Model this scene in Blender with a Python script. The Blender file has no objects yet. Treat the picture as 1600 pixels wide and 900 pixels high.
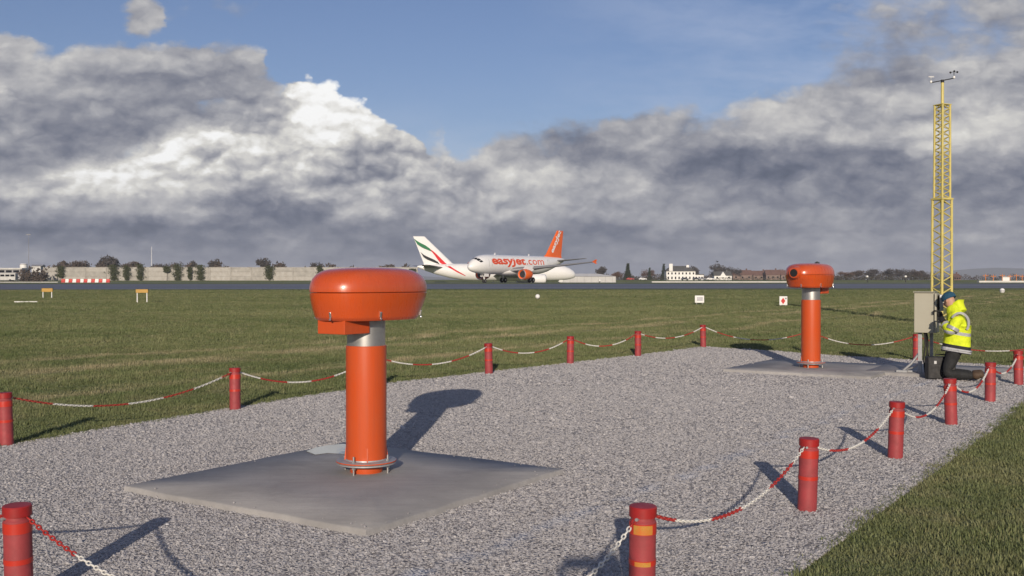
import bpy, bmesh, math, random
import numpy as np
from mathutils import Vector, Matrix

# ------------------------------------------------------------------ camera, sky, sun, exposure
scene = bpy.context.scene
COL = scene.collection
F = 1600.0                      # focal length in photograph pixels (photograph is 1600 wide)
HZ = 437.0                      # row of the true horizon in the photograph
CAM_Z = 1.65
SLOPE = 0.005                   # the field climbs gently away from the camera

cam_data = bpy.data.cameras.new('camera')
cam = bpy.data.objects.new('camera', cam_data)
COL.objects.link(cam)
cam.location = (0, 0, CAM_Z)
cam.rotation_euler = (math.radians(90) - math.atan((450 - HZ) / F), 0, 0)
cam_data.sensor_width = 36.0
cam_data.lens = 36.0 * F / 1600.0
cam_data.clip_start = 0.05
cam_data.clip_end = 20000
scene.camera = cam

SUN_EL = math.radians(15.4)
SHADOW_AZ = math.radians(3.2)   # shadows run this far to the right of straight ahead
sun_data = bpy.data.lights.new('sun', 'SUN')
sun_data.energy = 4.3
sun_data.angle = math.radians(0.53)
sun_data.color = (1.0, 0.86, 0.70)
sun = bpy.data.objects.new('sun', sun_data)
COL.objects.link(sun)
sun_dir = Vector((math.sin(SHADOW_AZ) * math.cos(SUN_EL), math.cos(SHADOW_AZ) * math.cos(SUN_EL), -math.sin(SUN_EL)))
sun.rotation_euler = sun_dir.to_track_quat('-Z', 'Y').to_euler()
sun.location = (0, -30, 30)

scene.render.resolution_x, scene.render.resolution_y = 1024, 576
scene.view_settings.view_transform = 'Standard'
scene.view_settings.look = 'None'
scene.view_settings.exposure = 0.0
scene.view_settings.gamma = 1.0
scene.view_settings.use_curve_mapping = False
scene.render.engine = 'CYCLES'
scene.cycles.use_denoising = True
scene.cycles.max_bounces = 6
scene.cycles.diffuse_bounces = 3
scene.cycles.glossy_bounces = 3
scene.cycles.transparent_max_bounces = 8
scene.cycles.sample_clamp_indirect = 4.0

SKY_STRENGTH = 0.1
world = bpy.data.worlds.new('World')
scene.world = world
world.use_nodes = True
wt = world.node_tree
for n in list(wt.nodes):
    wt.nodes.remove(n)


class NG:
    """Small helper that writes shader node expressions."""
    def __init__(self, tree):
        self.t = tree

    def put(self, sock, v):
        if v is None:
            return
        if isinstance(v, bpy.types.NodeSocket):
            self.t.links.new(v, sock)
        elif isinstance(v, (tuple, list)):
            v = tuple(v)
            if len(sock.default_value) == 4 and len(v) == 3:
                v = v + (1.0,)
            sock.default_value = v
        else:
            sock.default_value = v

    def m(self, op, a, b=None, c=None, clamp=False):
        n = self.t.nodes.new('ShaderNodeMath')
        n.operation = op
        n.use_clamp = clamp
        for s, v in zip(n.inputs, (a, b, c)):
            self.put(s, v)
        return n.outputs[0]

    def v(self, op, a, b=None, c=None):
        n = self.t.nodes.new('ShaderNodeVectorMath')
        n.operation = op
        if op == 'SCALE':
            self.put(n.inputs[0], a)
            self.put(n.inputs[3], b)
        else:
            for s, x in zip(n.inputs, (a, b, c)):
                self.put(s, x)
        return n.outputs[1] if op in ('DOT_PRODUCT', 'LENGTH', 'DISTANCE') else n.outputs[0]

    def noise(self, vec, scale, detail=4, rough=0.55, lac=2.0, dist=0.0, out=0, dim='3D'):
        n = self.t.nodes.new('ShaderNodeTexNoise')
        n.noise_dimensions = dim
        self.put(n.inputs['Vector'], vec)
        n.inputs['Scale'].default_value = scale
        n.inputs['Detail'].default_value = detail
        n.inputs['Roughness'].default_value = rough
        n.inputs['Lacunarity'].default_value = lac
        n.inputs['Distortion'].default_value = dist
        return n.outputs[out]

    def voronoi(self, vec, scale, detail=0.0, rough=0.5, smooth=0.6, feature='SMOOTH_F1', rnd=1.0, out='Distance', dim='3D'):
        n = self.t.nodes.new('ShaderNodeTexVoronoi')
        n.voronoi_dimensions = dim
        n.feature = feature
        self.put(n.inputs['Vector'], vec)
        n.inputs['Scale'].default_value = scale
        n.inputs['Detail'].default_value = detail
        n.inputs['Roughness'].default_value = rough
        n.inputs['Randomness'].default_value = rnd
        if feature == 'SMOOTH_F1':
            n.inputs['Smoothness'].default_value = smooth
        return n.outputs[out]

    def remap(self, x, a, b, c=0.0, d=1.0, smooth=False):
        n = self.t.nodes.new('ShaderNodeMapRange')
        n.interpolation_type = 'SMOOTHSTEP' if smooth else 'LINEAR'
        n.clamp = True
        for s, v in zip(n.inputs, (x, a, b, c, d)):
            self.put(s, v)
        return n.outputs[0]

    def mix(self, f, a, b, blend='MIX'):
        n = self.t.nodes.new('ShaderNodeMix')
        n.data_type = 'RGBA'
        n.blend_type = blend
        n.clamp_factor = True
        self.put(n.inputs[0], f)
        self.put(n.inputs[6], a)
        self.put(n.inputs[7], b)
        return n.outputs[2]

    def ramp(self, f, stops, interp='LINEAR'):
        n = self.t.nodes.new('ShaderNodeValToRGB')
        cr = n.color_ramp
        cr.interpolation = interp
        while len(cr.elements) < len(stops):
            cr.elements.new(0.5)
        for e, (p, c) in zip(cr.elements, stops):
            e.position = p
            e.color = tuple(c) + (1.0,) if len(c) == 3 else c
        self.put(n.inputs[0], f)
        return n.outputs[0]

    def curve(self, x, pts):
        n = self.t.nodes.new('ShaderNodeFloatCurve')
        c = n.mapping.curves[0]
        while len(c.points) < len(pts):
            c.points.new(0.5, 0.5)
        for p, (a, b) in zip(c.points, pts):
            p.location = (a, b)
            p.handle_type = 'AUTO'
        n.mapping.use_clip = True
        n.mapping.update()
        n.inputs[0].default_value = 1.0
        self.put(n.inputs[1], x)
        return n.outputs[0]

    def sep(self, v):
        n = self.t.nodes.new('ShaderNodeSeparateXYZ')
        self.put(n.inputs[0], v)
        return n.outputs

    def comb(self, x, y, z):
        n = self.t.nodes.new('ShaderNodeCombineXYZ')
        for s, v in zip(n.inputs, (x, y, z)):
            self.put(s, v)
        return n.outputs[0]


def srgb(r, g, b):
    def f(c):
        c /= 255.0
        return c / 12.92 if c <= 0.04045 else ((c + 0.055) / 1.055) ** 2.4
    return (f(r), f(g), f(b))


def build_sky():
    """Clear Nishita sky with a cumulus field; everything is a function of the compass direction
    (U, along the horizon) and of the height above the horizon (V), both in 1/1600 radian."""
    g = NG(wt)
    tc = wt.nodes.new('ShaderNodeTexCoord')
    d = g.v('NORMALIZE', tc.outputs['Generated'])
    dx, dy, dz = g.sep(d)
    U = g.m('MULTIPLY', g.m('ARCTAN2', dx, dy), F)
    hor = g.m('SQRT', g.m('SUBTRACT', 1.0, g.m('MULTIPLY', dz, dz)))
    V = g.m('DIVIDE', g.m('MULTIPLY', dz, F), g.m('MAXIMUM', g.m('MAXIMUM', dy, g.m('MULTIPLY', hor, 0.75)), 0.02))
    P = g.comb(U, V, 0.0)
    Q = g.v('MULTIPLY', P, (1 / F, 1.5 / F, 0))

    def half(c):
        return g.v('SUBTRACT', c, (0.5, 0.5, 0.5))
    w2 = half(g.noise(Q, 24.0, 5, 0.62, out=1, dim='2D'))
    Ps = g.v('MULTIPLY_ADD', w2, (50.0, 40.0, 0), P)
    Pw = g.v('MULTIPLY_ADD', half(g.noise(Q, 7.0, 2, 0.55, out=1, dim='2D')), (44.0, 26.0, 0), Ps)
    Qs = g.v('MULTIPLY_ADD', w2, (0.016, 0.016, 0), Q)
    bil = g.voronoi(Qs, 27.0, detail=2.6, rough=0.50, feature='F1', dim='2D')     # cauliflower puffs
    bil_up = g.voronoi(g.v('ADD', Qs, (-0.003, 0.010, 0.0)), 27.0, detail=2.6, rough=0.50, feature='F1', dim='2D')
    emboss = g.m('SUBTRACT', bil_up, bil)
    fb = g.noise(Qs, 8.0, 8, 0.53, dim='2D')
    relief = g.m('SUBTRACT', fb, g.noise(g.v('ADD', Qs, (-0.003, 0.024, 0.0)), 8.0, 8, 0.53, dim='2D'))   # lit from above
    streak = g.noise(g.v('MULTIPLY', Qs, (1.0, 3.2, 0.0)), 8.0, 5, 0.6, dim='2D')  # flat bars towards the horizon

    CX = [i * 50 for i in range(33)]
    SPAN = F * math.radians(31)

    def table(vec, rows, scale):
        """rows: {height row: {column: value}}, smoothly joined"""
        u, v, _ = g.sep(vec)
        u01 = g.remap(u, -SPAN, SPAN)
        val = last = None
        for y in sorted(rows, reverse=True):
            pts = [((F * math.atan((x - 800) / F) + SPAN) / (2 * SPAN), q / scale) for x, q in sorted(rows[y].items())]
            c = g.curve(u01, pts)
            if val is None:
                val = c
            else:
                n = wt.nodes.new('ShaderNodeMix')
                n.data_type = 'FLOAT'
                g.put(n.inputs[0], g.remap(v, HZ - last, HZ - y))
                g.put(n.inputs[2], val)
                g.put(n.inputs[3], c)
                val = n.outputs[0]
            last = y
        return val

    def row(*vals, **extra):
        r = {i * 100: q for i, q in enumerate(vals)}
        for k, q in extra.items():
            r[int(k[1:])] = q
        r[-90], r[1690] = r[0], r[1600]
        return r
    grey = {
        425: row(128, 112, 105, 105, 105, 103, 100, 103, 105, 110, 115, 115, 115, 118, 115, 116, 114),
        392: row(132, 122, 118, 108, 105, 110, 104, 110, 105, 110, 132, 130, 122, 130, 126, 126, 122, _180=146, _250=128, _420=134),
        360: row(90, 93, 98, 98, 104, 114, 122, 158, 118, 124, 116, 124, 120, 142, 130, 146, 140, _450=126, _650=114, _740=142),
        330: row(136, 142, 148, 146, 108, 134, 178, 160, 166, 152, 140, 138, 134, 152, 128, 140, 130, _280=168, _650=148),
        300: row(168, 192, 210, 188, 148, 166, 148, 148, 168, 146, 166, 138, 122, 120, 124, 116, 114, _350=178, _450=172, _590=176, _950=138, _1040=136),
        270: row(148, 188, 226, 200, 186, 172, 158, 178, 196, 162, 154, 114, 104, 104, 112, 150, 128, _150=230, _350=206, _450=194, _550=152, _650=196, _750=150, _850=188),
        240: row(128, 136, 180, 204, 212, 204, 164, 194, 158, 122, 142, 118, 108, 108, 122, 162, 150, _260=236, _335=160, _360=226, _450=196, _550=164),
        210: row(134, 130, 134, 222, 190, 236, 206, 172, 136, 128, 152, 148, 168, 158, 166, 180, 166, _350=232, _450=222, _550=224),
        180: row(136, 136, 126, 138, 152, 250, 212, 150, 140, 136, 148, 150, 182, 170, 152, 176, 182, _440=168, _560=238, _1560=196),
        150: row(200, 150, 132, 124, 126, 255, 220, 150, 145, 140, 150, 160, 176, 152, 170, 150, 146, _40=150, _440=200, _550=250),
        120: row(146, 158, 148, 142, 150, 230, 200, 150, 150, 150, 150, 160, 168, 158, 134, 154, 152, _440=140),
        88: row(170, 166, 162, 166, 166, 160, 150, 150, 150, 150, 150, 160, 160, 156, 138, 166, 158),
        45: row(168, 160, 152, 150, 150, 150, 150, 150, 150, 150, 150, 150, 150, 150, 146, 150, 158),
    }
    cover = {
        285: row(*[1.0] * 17),
        250: row(1, 1, 1, 1, 1, 1, 1, .8, 1, 1, 1, 1, 1, 1, 1, 1, 1, _740=.78),
        220: row(1, 1, 1, 1, 1, 1, .5, .12, .72, .95, .98, .72, .95, 1, 1, 1, 1, _760=.30, _690=.5, _650=.3),
        190: row(1, 1, 1, .9, .9, .5, .05, .0, .45, .66, .85, .52, .88, 1, 1, 1, .95, _690=.35, _750=.1, _1060=.55),
        160: row(1, 1, 1, .75, .95, 0, 0, .05, .05, .15, .30, .22, .66, 1, 1, .95, .62, _460=.45, _330=.5, _1150=.40, _1250=.9),
        125: row(.95, .9, 1, 1, 1, 0, 0, 0, 0, .05, .1, .1, .24, .78, .9, .95, .9, _400=.9, _440=.5, _490=0, _1250=.46),
        92: row(.92, .62, .82, .95, .92, 0, 0, 0, 0, 0, .05, .05, .12, .52, .78, .88, .78, _380=.84, _415=.42, _460=0),
        62: row(.84, .15, .18, .12, .15, 0, 0, 0, 0, 0, 0, 0, .05, .32, .66, .72, .70, _50=.66),
        28: row(.05, .05, .45, .20, .36, 0, 0, 0, 0, 0, 0, 0, .05, .22, .54, .64, .72, _225=.85, _260=.3, _380=.42),
        -60: row(.1, .1, .1, .1, .1, .05, .05, .05, .05, .05, .05, .05, .05, .1, .2, .3, .4),
    }
    K = 1.0 / SKY_STRENGTH

    def lit(r, gg, b):
        return tuple(x * K for x in srgb(r, gg, b))

    # --- clear sky
    nish = wt.nodes.new('ShaderNodeTexSky')
    nish.sky_type = 'NISHITA'
    nish.sun_disc = False
    nish.sun_elevation = SUN_EL
    nish.sun_rotation = SHADOW_AZ + math.pi
    nish.altitude = 0
    nish.air_density = 1.0
    nish.dust_density = 0.6
    nish.ozone_density = 2.0
    col = g.mix(1.0, nish.outputs[0], SKY_TINT, 'MULTIPLY')

    # --- cover: soft cloud everywhere, plus the hard edged cumulus tower
    A = g.m('MULTIPLY', table(Pw, cover, 1.0), 1.22)
    A = g.m('ADD', A, g.m('MULTIPLY', g.m('SUBTRACT', fb, 0.5), 1.25))
    A = g.m('SUBTRACT', A, g.m('MULTIPLY', g.m('SUBTRACT', bil, 0.42), 0.25))
    alpha = g.remap(A, 0.34, 0.82, smooth=True)

    tower = [(-40, 262), (100, 262), (180, 236), (260, 200), (330, 184), (395, 160), (425, 142), (442, 124), (460, 115), (484, 112), (506, 118), (530, 130), (552, 142), (572, 152), (590, 166),
             (610, 174), (632, 184), (650, 202), (680, 228), (720, 248), (780, 290), (840, 340), (900, 400), (1650, 430)]
    su, sv, _ = g.sep(g.v('MULTIPLY_ADD', w2, (22.0, 0.0, 0), P))
    pts = [((F * math.atan((x - 800) / F) + SPAN) / (2 * SPAN), (HZ - y) / 400.0) for x, y in tower]
    topC = g.m('MULTIPLY', g.curve(g.remap(su, -SPAN, SPAN), pts), 400.0)
    hC = g.m('SUBTRACT', topC, V)
    hC = g.m('SUBTRACT', hC, g.m('MULTIPLY', g.m('SUBTRACT', bil, 0.42), 36.0))
    hC = g.m('ADD', hC, g.m('MULTIPLY', g.m('SUBTRACT', fb, 0.5), 16.0))
    tow = g.remap(hC, -2.0, 9.0, smooth=True)
    alpha = g.m('MAXIMUM', alpha, tow)

    # --- brightness of the cloud
    B = table(Pw, grey, 255.0)
    B = g.m('ADD', B, 0.055)
    amp = g.remap(V, 40.0, 150.0, 0.45, 1.0)
    B = g.m('ADD', B, g.m('MULTIPLY', g.m('MULTIPLY', relief, amp), 0.40))
    puff = g.m('MULTIPLY', tow, g.remap(V, 70.0, 190.0, 0.1, 1.0, smooth=True))
    B = g.m('ADD', B, g.m('MULTIPLY', emboss, g.m('MULTIPLY_ADD', puff, 0.13, 0.075)))
    B = g.m('ADD', B, g.m('MULTIPLY', g.m('SUBTRACT', 0.45, bil), g.m('MULTIPLY_ADD', puff, 0.09, 0.03)))
    lump = g.m('ABSOLUTE', g.m('SUBTRACT', g.noise(g.v('MULTIPLY_ADD', w2, (0.022, 0.022, 0), Q), 17.0, 5, 0.56, dim='2D'), 0.5))    # rounded lumps with dark creases
    B = g.m('ADD', B, g.m('MULTIPLY', g.m('SUBTRACT', lump, 0.085), g.m('MULTIPLY', amp, 0.50)))
    B = g.m('ADD', B, g.m('MULTIPLY', g.m('SUBTRACT', streak, 0.5), g.remap(V, 30.0, 170.0, 0.30, 0.04)))
    ccol = g.ramp(B, [(0.0, lit(60, 68, 88)), (0.33, lit(78, 87, 106)), (0.43, lit(103, 109, 126)), (0.53, lit(131, 134, 146)), (0.63, lit(159, 160, 167)),
                      (0.74, lit(190, 189, 190)), (0.85, lit(220, 218, 213)), (0.93, lit(242, 241, 238)), (1.0, lit(254, 254, 253))])
    veil = g.m('MULTIPLY', g.remap(V, 110, 330, 1.0, 0.0, smooth=True), 0.42)
    vn = g.noise(g.v('MULTIPLY', Qs, (1.0, 2.4, 0.0)), 6.0, 5, 0.6, dim='2D')
    veil = g.m('MULTIPLY', g.remap(vn, 0.36, 0.70), g.m('ADD', veil, g.m('MULTIPLY', g.remap(U, 0.0, 500.0), 0.55)))
    col = g.mix(veil, col, lit(188, 198, 220))
    col = g.mix(alpha, col, ccol)

    bg = wt.nodes.new('ShaderNodeBackground')
    bg.inputs['Strength'].default_value = SKY_STRENGTH
    wt.links.new(col, bg.inputs['Color'])
    out = wt.nodes.new('ShaderNodeOutputWorld')
    wt.links.new(bg.outputs[0], out.inputs['Surface'])
    world.cycles.sampling_method = 'MANUAL'
    world.cycles.sample_map_resolution = 512


SKY_TINT = (0.73, 0.70, 0.86)
build_sky()

# ------------------------------------------------------------------ helpers
rng = np.random.default_rng(7)
random.seed(11)


def hill(Y):
    """height of the field along the view: a gentle climb to the runway, a dip behind it, then level ground"""
    pts = [(-400, -0.6), (-40, -0.2), (0, 0.0), (195, 0.975), (240, 1.0), (300, 0.1), (345, -1.0), (412, -1.0), (440, 1.2), (470, 1.35), (3000, 1.4), (20000, 1.4)]
    for (a, za), (b, zb) in zip(pts, pts[1:]):
        if Y <= b:
            return za + (zb - za) * (Y - a) / (b - a)
    return 1.4


def at(x, y):
    """photograph pixel on the near field -> ground point"""
    Y = CAM_Z * F / (y - (HZ - SLOPE * F))
    return Vector((Y * (x - 800) / F, Y, SLOPE * Y))


def far(x, Y):
    """column and distance -> ground point"""
    return Vector((Y * (x - 800) / F, Y, hill(Y)))


def up(y, Y):
    """height of a picture row at a distance"""
    return CAM_Z + (HZ - y) * Y / F


MATS = {}


def mat(name, color, rough=0.6, var=0.0, scale=8.0, bump=0.0, bscale=60.0, metal=0.0, color2=None, coat=0.0, detail=5, spec=0.5):
    """procedural material: base colour broken up by noise, optional relief"""
    if name in MATS:
        return MATS[name]
    m = bpy.data.materials.new(name)
    m.use_nodes = True
    t = m.node_tree
    g = NG(t)
    b = t.nodes['Principled BSDF']
    b.inputs['Roughness'].default_value = rough
    b.inputs['Metallic'].default_value = metal
    b.inputs['Specular IOR Level'].default_value = spec
    if coat:
        b.inputs['Coat Weight'].default_value = coat
        b.inputs['Coat Roughness'].default_value = 0.08
    geo = t.nodes.new('ShaderNodeNewGeometry')
    pos = geo.outputs['Position']
    if var or color2:
        n = g.noise(pos, scale, detail, 0.6)
        f = g.remap(n, 0.3, 0.7)
        c2 = color2 or tuple(c * (1 - var) for c in color)
        c = g.mix(f, color, c2)
        t.links.new(c, b.inputs['Base Color'])
        r = g.remap(n, 0.3, 0.7, max(0.05, rough - 0.08), min(1, rough + 0.1))
        t.links.new(r, b.inputs['Roughness'])
    else:
        b.inputs['Base Color'].default_value = tuple(color) + (1,)
    if bump:
        bn = t.nodes.new('ShaderNodeBump')
        bn.inputs['Strength'].default_value = bump
        bn.inputs['Distance'].default_value = 0.01
        t.links.new(g.noise(pos, bscale, 4, 0.6), bn.inputs['Height'])
        t.links.new(bn.outputs[0], b.inputs['Normal'])
    MATS[name] = m
    return m


class MB:
    """collects shapes for one mesh"""
    def __init__(self):
        self.v, self.f = [], []

    def add(self, vs, fs):
        o = len(self.v)
        self.v += [tuple(p) for p in vs]
        self.f += [tuple(i + o for i in q) for q in fs]
        return self

    def box(self, c, s, rz=0.0):
        cx, cy, cz = c
        hx, hy, hz = s[0] / 2, s[1] / 2, s[2] / 2
        ca, sa = math.cos(rz), math.sin(rz)
        vs = []
        for dz in (-hz, hz):
            for dx, dy in ((-hx, -hy), (hx, -hy), (hx, hy), (-hx, hy)):
                vs.append((cx + dx * ca - dy * sa, cy + dx * sa + dy * ca, cz + dz))
        return self.add(vs, [(3, 2, 1, 0), (4, 5, 6, 7), (0, 1, 5, 4), (1, 2, 6, 5), (2, 3, 7, 6), (3, 0, 4, 7)])

    def tube(self, p0, p1, r0, r1=None, n=10, caps=True):
        p0, p1 = Vector(p0), Vector(p1)
        r1 = r0 if r1 is None else r1
        d = (p1 - p0).normalized()
        a = d.orthogonal().normalized()
        b = d.cross(a)
        vs = []
        for p, r in ((p0, r0), (p1, r1)):
            for i in range(n):
                t = 2 * math.pi * i / n
                vs.append(p + (a * math.cos(t) + b * math.sin(t)) * r)
        fs = [(i, (i + 1) % n, n + (i + 1) % n, n + i) for i in range(n)]
        if caps:
            fs += [tuple(range(n - 1, -1, -1)), tuple(range(n, 2 * n))]
        return self.add(vs, fs)

    def path(self, pts, rad, n=8, closed=False):
        pts = [Vector(p) for p in pts]
        rings = []
        for i, p in enumerate(pts):
            q0 = pts[i - 1] if (i or closed) else pts[i]
            q1 = pts[(i + 1) % len(pts)] if (i < len(pts) - 1 or closed) else pts[i]
            d = (q1 - q0).normalized()
            a = d.cross(Vector((0.13, 0.07, 1.0)))
            if a.length < 1e-3:
                a = d.orthogonal()
            a.normalize()
            b = d.cross(a)
            r = rad[i] if isinstance(rad, (list, tuple)) else rad
            rings.append([p + (a * math.cos(2 * math.pi * k / n) + b * math.sin(2 * math.pi * k / n)) * r for k in range(n)])
        return self.loft(rings, closed=closed)

    def loft(self, rings, cap=True, closed=False):
        n = len(rings[0])
        vs = [p for r in rings for p in r]
        fs = []
        m = len(rings)
        for j in range(m if closed else m - 1):
            k = (j + 1) % m
            for i in range(n):
                fs.append((j * n + i, j * n + (i + 1) % n, k * n + (i + 1) % n, k * n + i))
        if cap and not closed:
            fs += [tuple(range(n - 1, -1, -1)), tuple((m - 1) * n + i for i in range(n))]
        return self.add(vs, fs)

    def lathe(self, prof, n=32, c=(0, 0, 0)):
        """prof: list of (radius, z); closed at both ends"""
        rings = [[(c[0] + r * math.cos(2 * math.pi * i / n), c[1] + r * math.sin(2 * math.pi * i / n), c[2] + z) for i in range(n)] for r, z in prof]
        return self.loft(rings)

    def ball(self, c, r, n=16, m=9):
        r = r if isinstance(r, (tuple, list)) else (r, r, r)
        rings = []
        for j in range(m):
            t = math.pi * (j + 0.15) / (m - 0.7)
            t = min(t, math.pi - 0.03)
            rings.append([(c[0] + r[0] * math.sin(t) * math.cos(2 * math.pi * i / n), c[1] + r[1] * math.sin(t) * math.sin(2 * math.pi * i / n), c[2] - r[2] * math.cos(t)) for i in range(n)])
        return self.loft(rings)

    def mesh(self, name):
        me = bpy.data.meshes.new(name)
        me.from_pydata(self.v, [], self.f)
        me.update()
        return me

    def build(self, name, material, parent=None, smooth=None, bevel=0.0, seg=2, loc=None):
        me = self.mesh(name)
        bm = bmesh.new()
        bm.from_mesh(me)
        bmesh.ops.recalc_face_normals(bm, faces=bm.faces)
        if bevel:
            ed = [e for e in bm.edges if len(e.link_faces) == 2 and e.calc_face_angle(0) > 0.6]
            bmesh.ops.bevel(bm, geom=ed, offset=bevel, segments=seg, affect='EDGES', profile=0.5, clamp_overlap=True)
        bm.to_mesh(me)
        bm.free()
        if material:
            me.materials.append(material)
        if smooth:
            for p in me.polygons:
                p.use_smooth = True
            me.set_sharp_from_angle(angle=math.radians(smooth))
        return link(name, me, parent, loc)


def link(name, me, parent=None, loc=None):
    o = bpy.data.objects.new(name, me)
    COL.objects.link(o)
    if parent:
        o.parent = parent
    if loc is not None:
        o.location = loc
    return o


def tag(o, label=None, cat=None, group=None, kind=None):
    if label:
        o['label'] = label
    if cat:
        o['category'] = cat
    if group:
        o['group'] = group
    if kind:
        o['kind'] = kind
    return o


def thing(name, label, cat, loc=(0, 0, 0), rz=0.0, group=None):
    o = bpy.data.objects.new(name, None)
    o.empty_display_size = 0.2
    COL.objects.link(o)
    o.location = loc
    o.rotation_euler = (0, 0, rz)
    return tag(o, label, cat, group)


def copy_tree(o, parent=None):
    c = o.copy()
    COL.objects.link(c)
    if parent:
        c.parent = parent
    for ch in list(o.children):
        copy_tree(ch, c)
    return c


# ------------------------------------------------------------------ ground
# outline of the gravel bed (posts stand just inside it)
RIGHT0, RIGHTD = Vector((2.055, 7.12)), Vector((1.375, 2.035))       # right-hand row of posts: start and step
U_ALONG = RIGHTD.normalized()
U_ACROSS = Vector((-U_ALONG.y, U_ALONG.x))                           # towards the left-hand row
A_POST = at(9, 697).xy
r_front = RIGHT0 - RIGHTD * 1.72
right_off = -U_ACROSS * 0.44
gravel_outline = [r_front + right_off - U_ALONG * 0.5,
                  RIGHT0 + RIGHTD * 5.3 + right_off,
                  at(1413, 562).xy + Vector((.0, .0)), at(1286, 555).xy, at(1213, 549).xy, at(1120, 543.5).xy, at(1099, 541.5).xy,
                  at(1000, 555).xy, at(891, 567).xy, at(764, 581.5).xy, at(600, 600).xy, at(367, 637).xy, at(130, 676).xy, at(0, 699).xy,
                  A_POST - U_ALONG * 2.4 - U_ALONG * .4 + U_ACROSS * 0.15]
FRONT_L = gravel_outline[-1]


def inside(poly, X, Y):
    """vectorised point in polygon"""
    X, Y = np.asarray(X), np.asarray(Y)
    r = np.zeros(X.shape, bool)
    n = len(poly)
    for i in range(n):
        x0, y0 = poly[i]
        x1, y1 = poly[(i + 1) % n]
        c = ((y0 > Y) != (y1 > Y)) & (X < (x1 - x0) * (Y - y0) / (y1 - y0 + 1e-12) + x0)
        r ^= c
    return r


PAD_D1, PAD_D2 = Vector((-0.834, 0.552)), Vector((0.551, 0.834))


def pad_corners(c, h=1.25):
    c = Vector(c)
    return [c - PAD_D1 * h - PAD_D2 * h, c - PAD_D1 * h + PAD_D2 * h, c + PAD_D1 * h + PAD_D2 * h, c + PAD_D1 * h - PAD_D2 * h]


PAD1 = pad_corners((-1.257, 8.07), 1.21)
PAD2 = pad_corners((5.24, 17.60), 1.21)
MAST_Y = 33.0
MAST_C = Vector((MAST_Y * (1471.5 - 800) / F, MAST_Y))
PAD3 = pad_corners((7.16, 17.14), 1.02)


def field_material():
    m = bpy.data.materials.new('field_grass')
    m.use_nodes = True
    t = m.node_tree
    g = NG(t)
    b = t.nodes['Principled BSDF']
    b.inputs['Roughness'].default_value = 0.9
    b.inputs['Specular IOR Level'].default_value = 0.1
    pos = t.nodes.new('ShaderNodeNewGeometry').outputs['Position']
    t.links.new(grass_colour(g, pos), b.inputs['Base Color'])
    bn = t.nodes.new('ShaderNodeBump')
    bn.inputs['Strength'].default_value = 1.0
    bn.inputs['Distance'].default_value = 0.08
    t.links.new(g.noise(pos, 9.0, 6, 0.7), bn.inputs['Height'])
    t.links.new(bn.outputs[0], b.inputs['Normal'])
    return m


def grass_colour(g, pos, k=1.0):
    """mown winter grass: green with straw patches, wheel tracks running beside the enclosure"""
    x, y, z = g.sep(pos)
    flat = g.comb(x, y, 0.0)
    big = g.noise(g.v('MULTIPLY', flat, (0.35, 1.0, 0)), 0.16, 4, 0.6)
    mid = g.noise(flat, 0.9, 4, 0.65)
    fine = g.noise(flat, 7.0, 3, 0.6)
    c = g.mix(g.remap(big, 0.36, 0.66), tuple(v * k for v in (0.118, 0.152, 0.060)), tuple(v * k for v in (0.200, 0.218, 0.100)))
    c = g.mix(g.remap(mid, 0.48, 0.74, 0, 0.7), c, tuple(v * k for v in (0.290, 0.262, 0.150)))
    c = g.mix(g.remap(fine, 0.5, 0.8, 0, 0.4), c, tuple(v * k for v in (0.105, 0.135, 0.055)))
    # wheel track: signed distance from a line parallel to the left-hand posts
    wob = g.m('MULTIPLY', g.m('SUBTRACT', g.noise(flat, 0.12, 3, 0.5), 0.5), 5.0)
    dist = g.m('ADD', g.m('ADD', g.m('MULTIPLY', x, 0.80), g.m('MULTIPLY', y, -0.60)), g.m('ADD', wob, 16.6))
    for off, w in ((0.0, 0.30), (1.7, 0.22), (-3.0, .2)):
        tr = g.remap(g.m('ABSOLUTE', g.m('ADD', dist, off)), 0.0, w * 2.2, 1.0, 0.0, smooth=True)
        tr = g.m('MULTIPLY', tr, g.remap(g.noise(flat, 0.35, 3, 0.6), 0.35, 0.6))
        c = g.mix(g.m('MULTIPLY', tr, 0.75), c, tuple(v * k for v in (0.420, 0.350, 0.224)))
    return c


def asphalt_material():
    m = bpy.data.materials.new('runway_asphalt')
    m.use_nodes = True
    t = m.node_tree
    g = NG(t)
    b = t.nodes['Principled BSDF']
    pos = t.nodes.new('ShaderNodeNewGeometry').outputs['Position']
    s = g.noise(g.v('MULTIPLY', pos, (0.02, 0.16, 0)), 1.0, 5, 0.6)
    f = g.noise(pos, 30.0, 3, 0.6)
    c = g.mix(g.remap(s, 0.35, 0.65), (0.100, 0.106, 0.128), (0.155, 0.160, 0.185))
    c = g.mix(g.remap(f, 0.4, 0.7, 0, 0.4), c, (0.17, 0.17, 0.18))
    t.links.new(c, b.inputs['Base Color'])
    t.links.new(g.remap(s, 0.35, 0.65, 0.45, 0.75), b.inputs['Roughness'])
    bn = t.nodes.new('ShaderNodeBump')
    bn.inputs['Strength'].default_value = 0.5
    bn.inputs['Distance'].default_value = 0.02
    t.links.new(f, bn.inputs['Height'])
    t.links.new(bn.outputs[0], b.inputs['Normal'])
    return m


def sheet(name, ys, x_of, lift, material, kind='structure'):
    """strip of ground following the terrain; x_of(Y) -> (x0, x1)"""
    mb = MB()
    vs = []
    N = 24
    for Y in ys:
        x0, x1 = x_of(Y)
        for i in range(N + 1):
            vs.append((x0 + (x1 - x0) * i / N, Y, hill(Y) + lift))
    fs = []
    for j in range(len(ys) - 1):
        for i in range(N):
            a = j * (N + 1) + i
            fs.append((a, a + 1, a + N + 2, a + N + 1))
    mb.add(vs, fs)
    o = mb.build(name, material, smooth=40)
    return tag(o, kind=kind)


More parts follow.
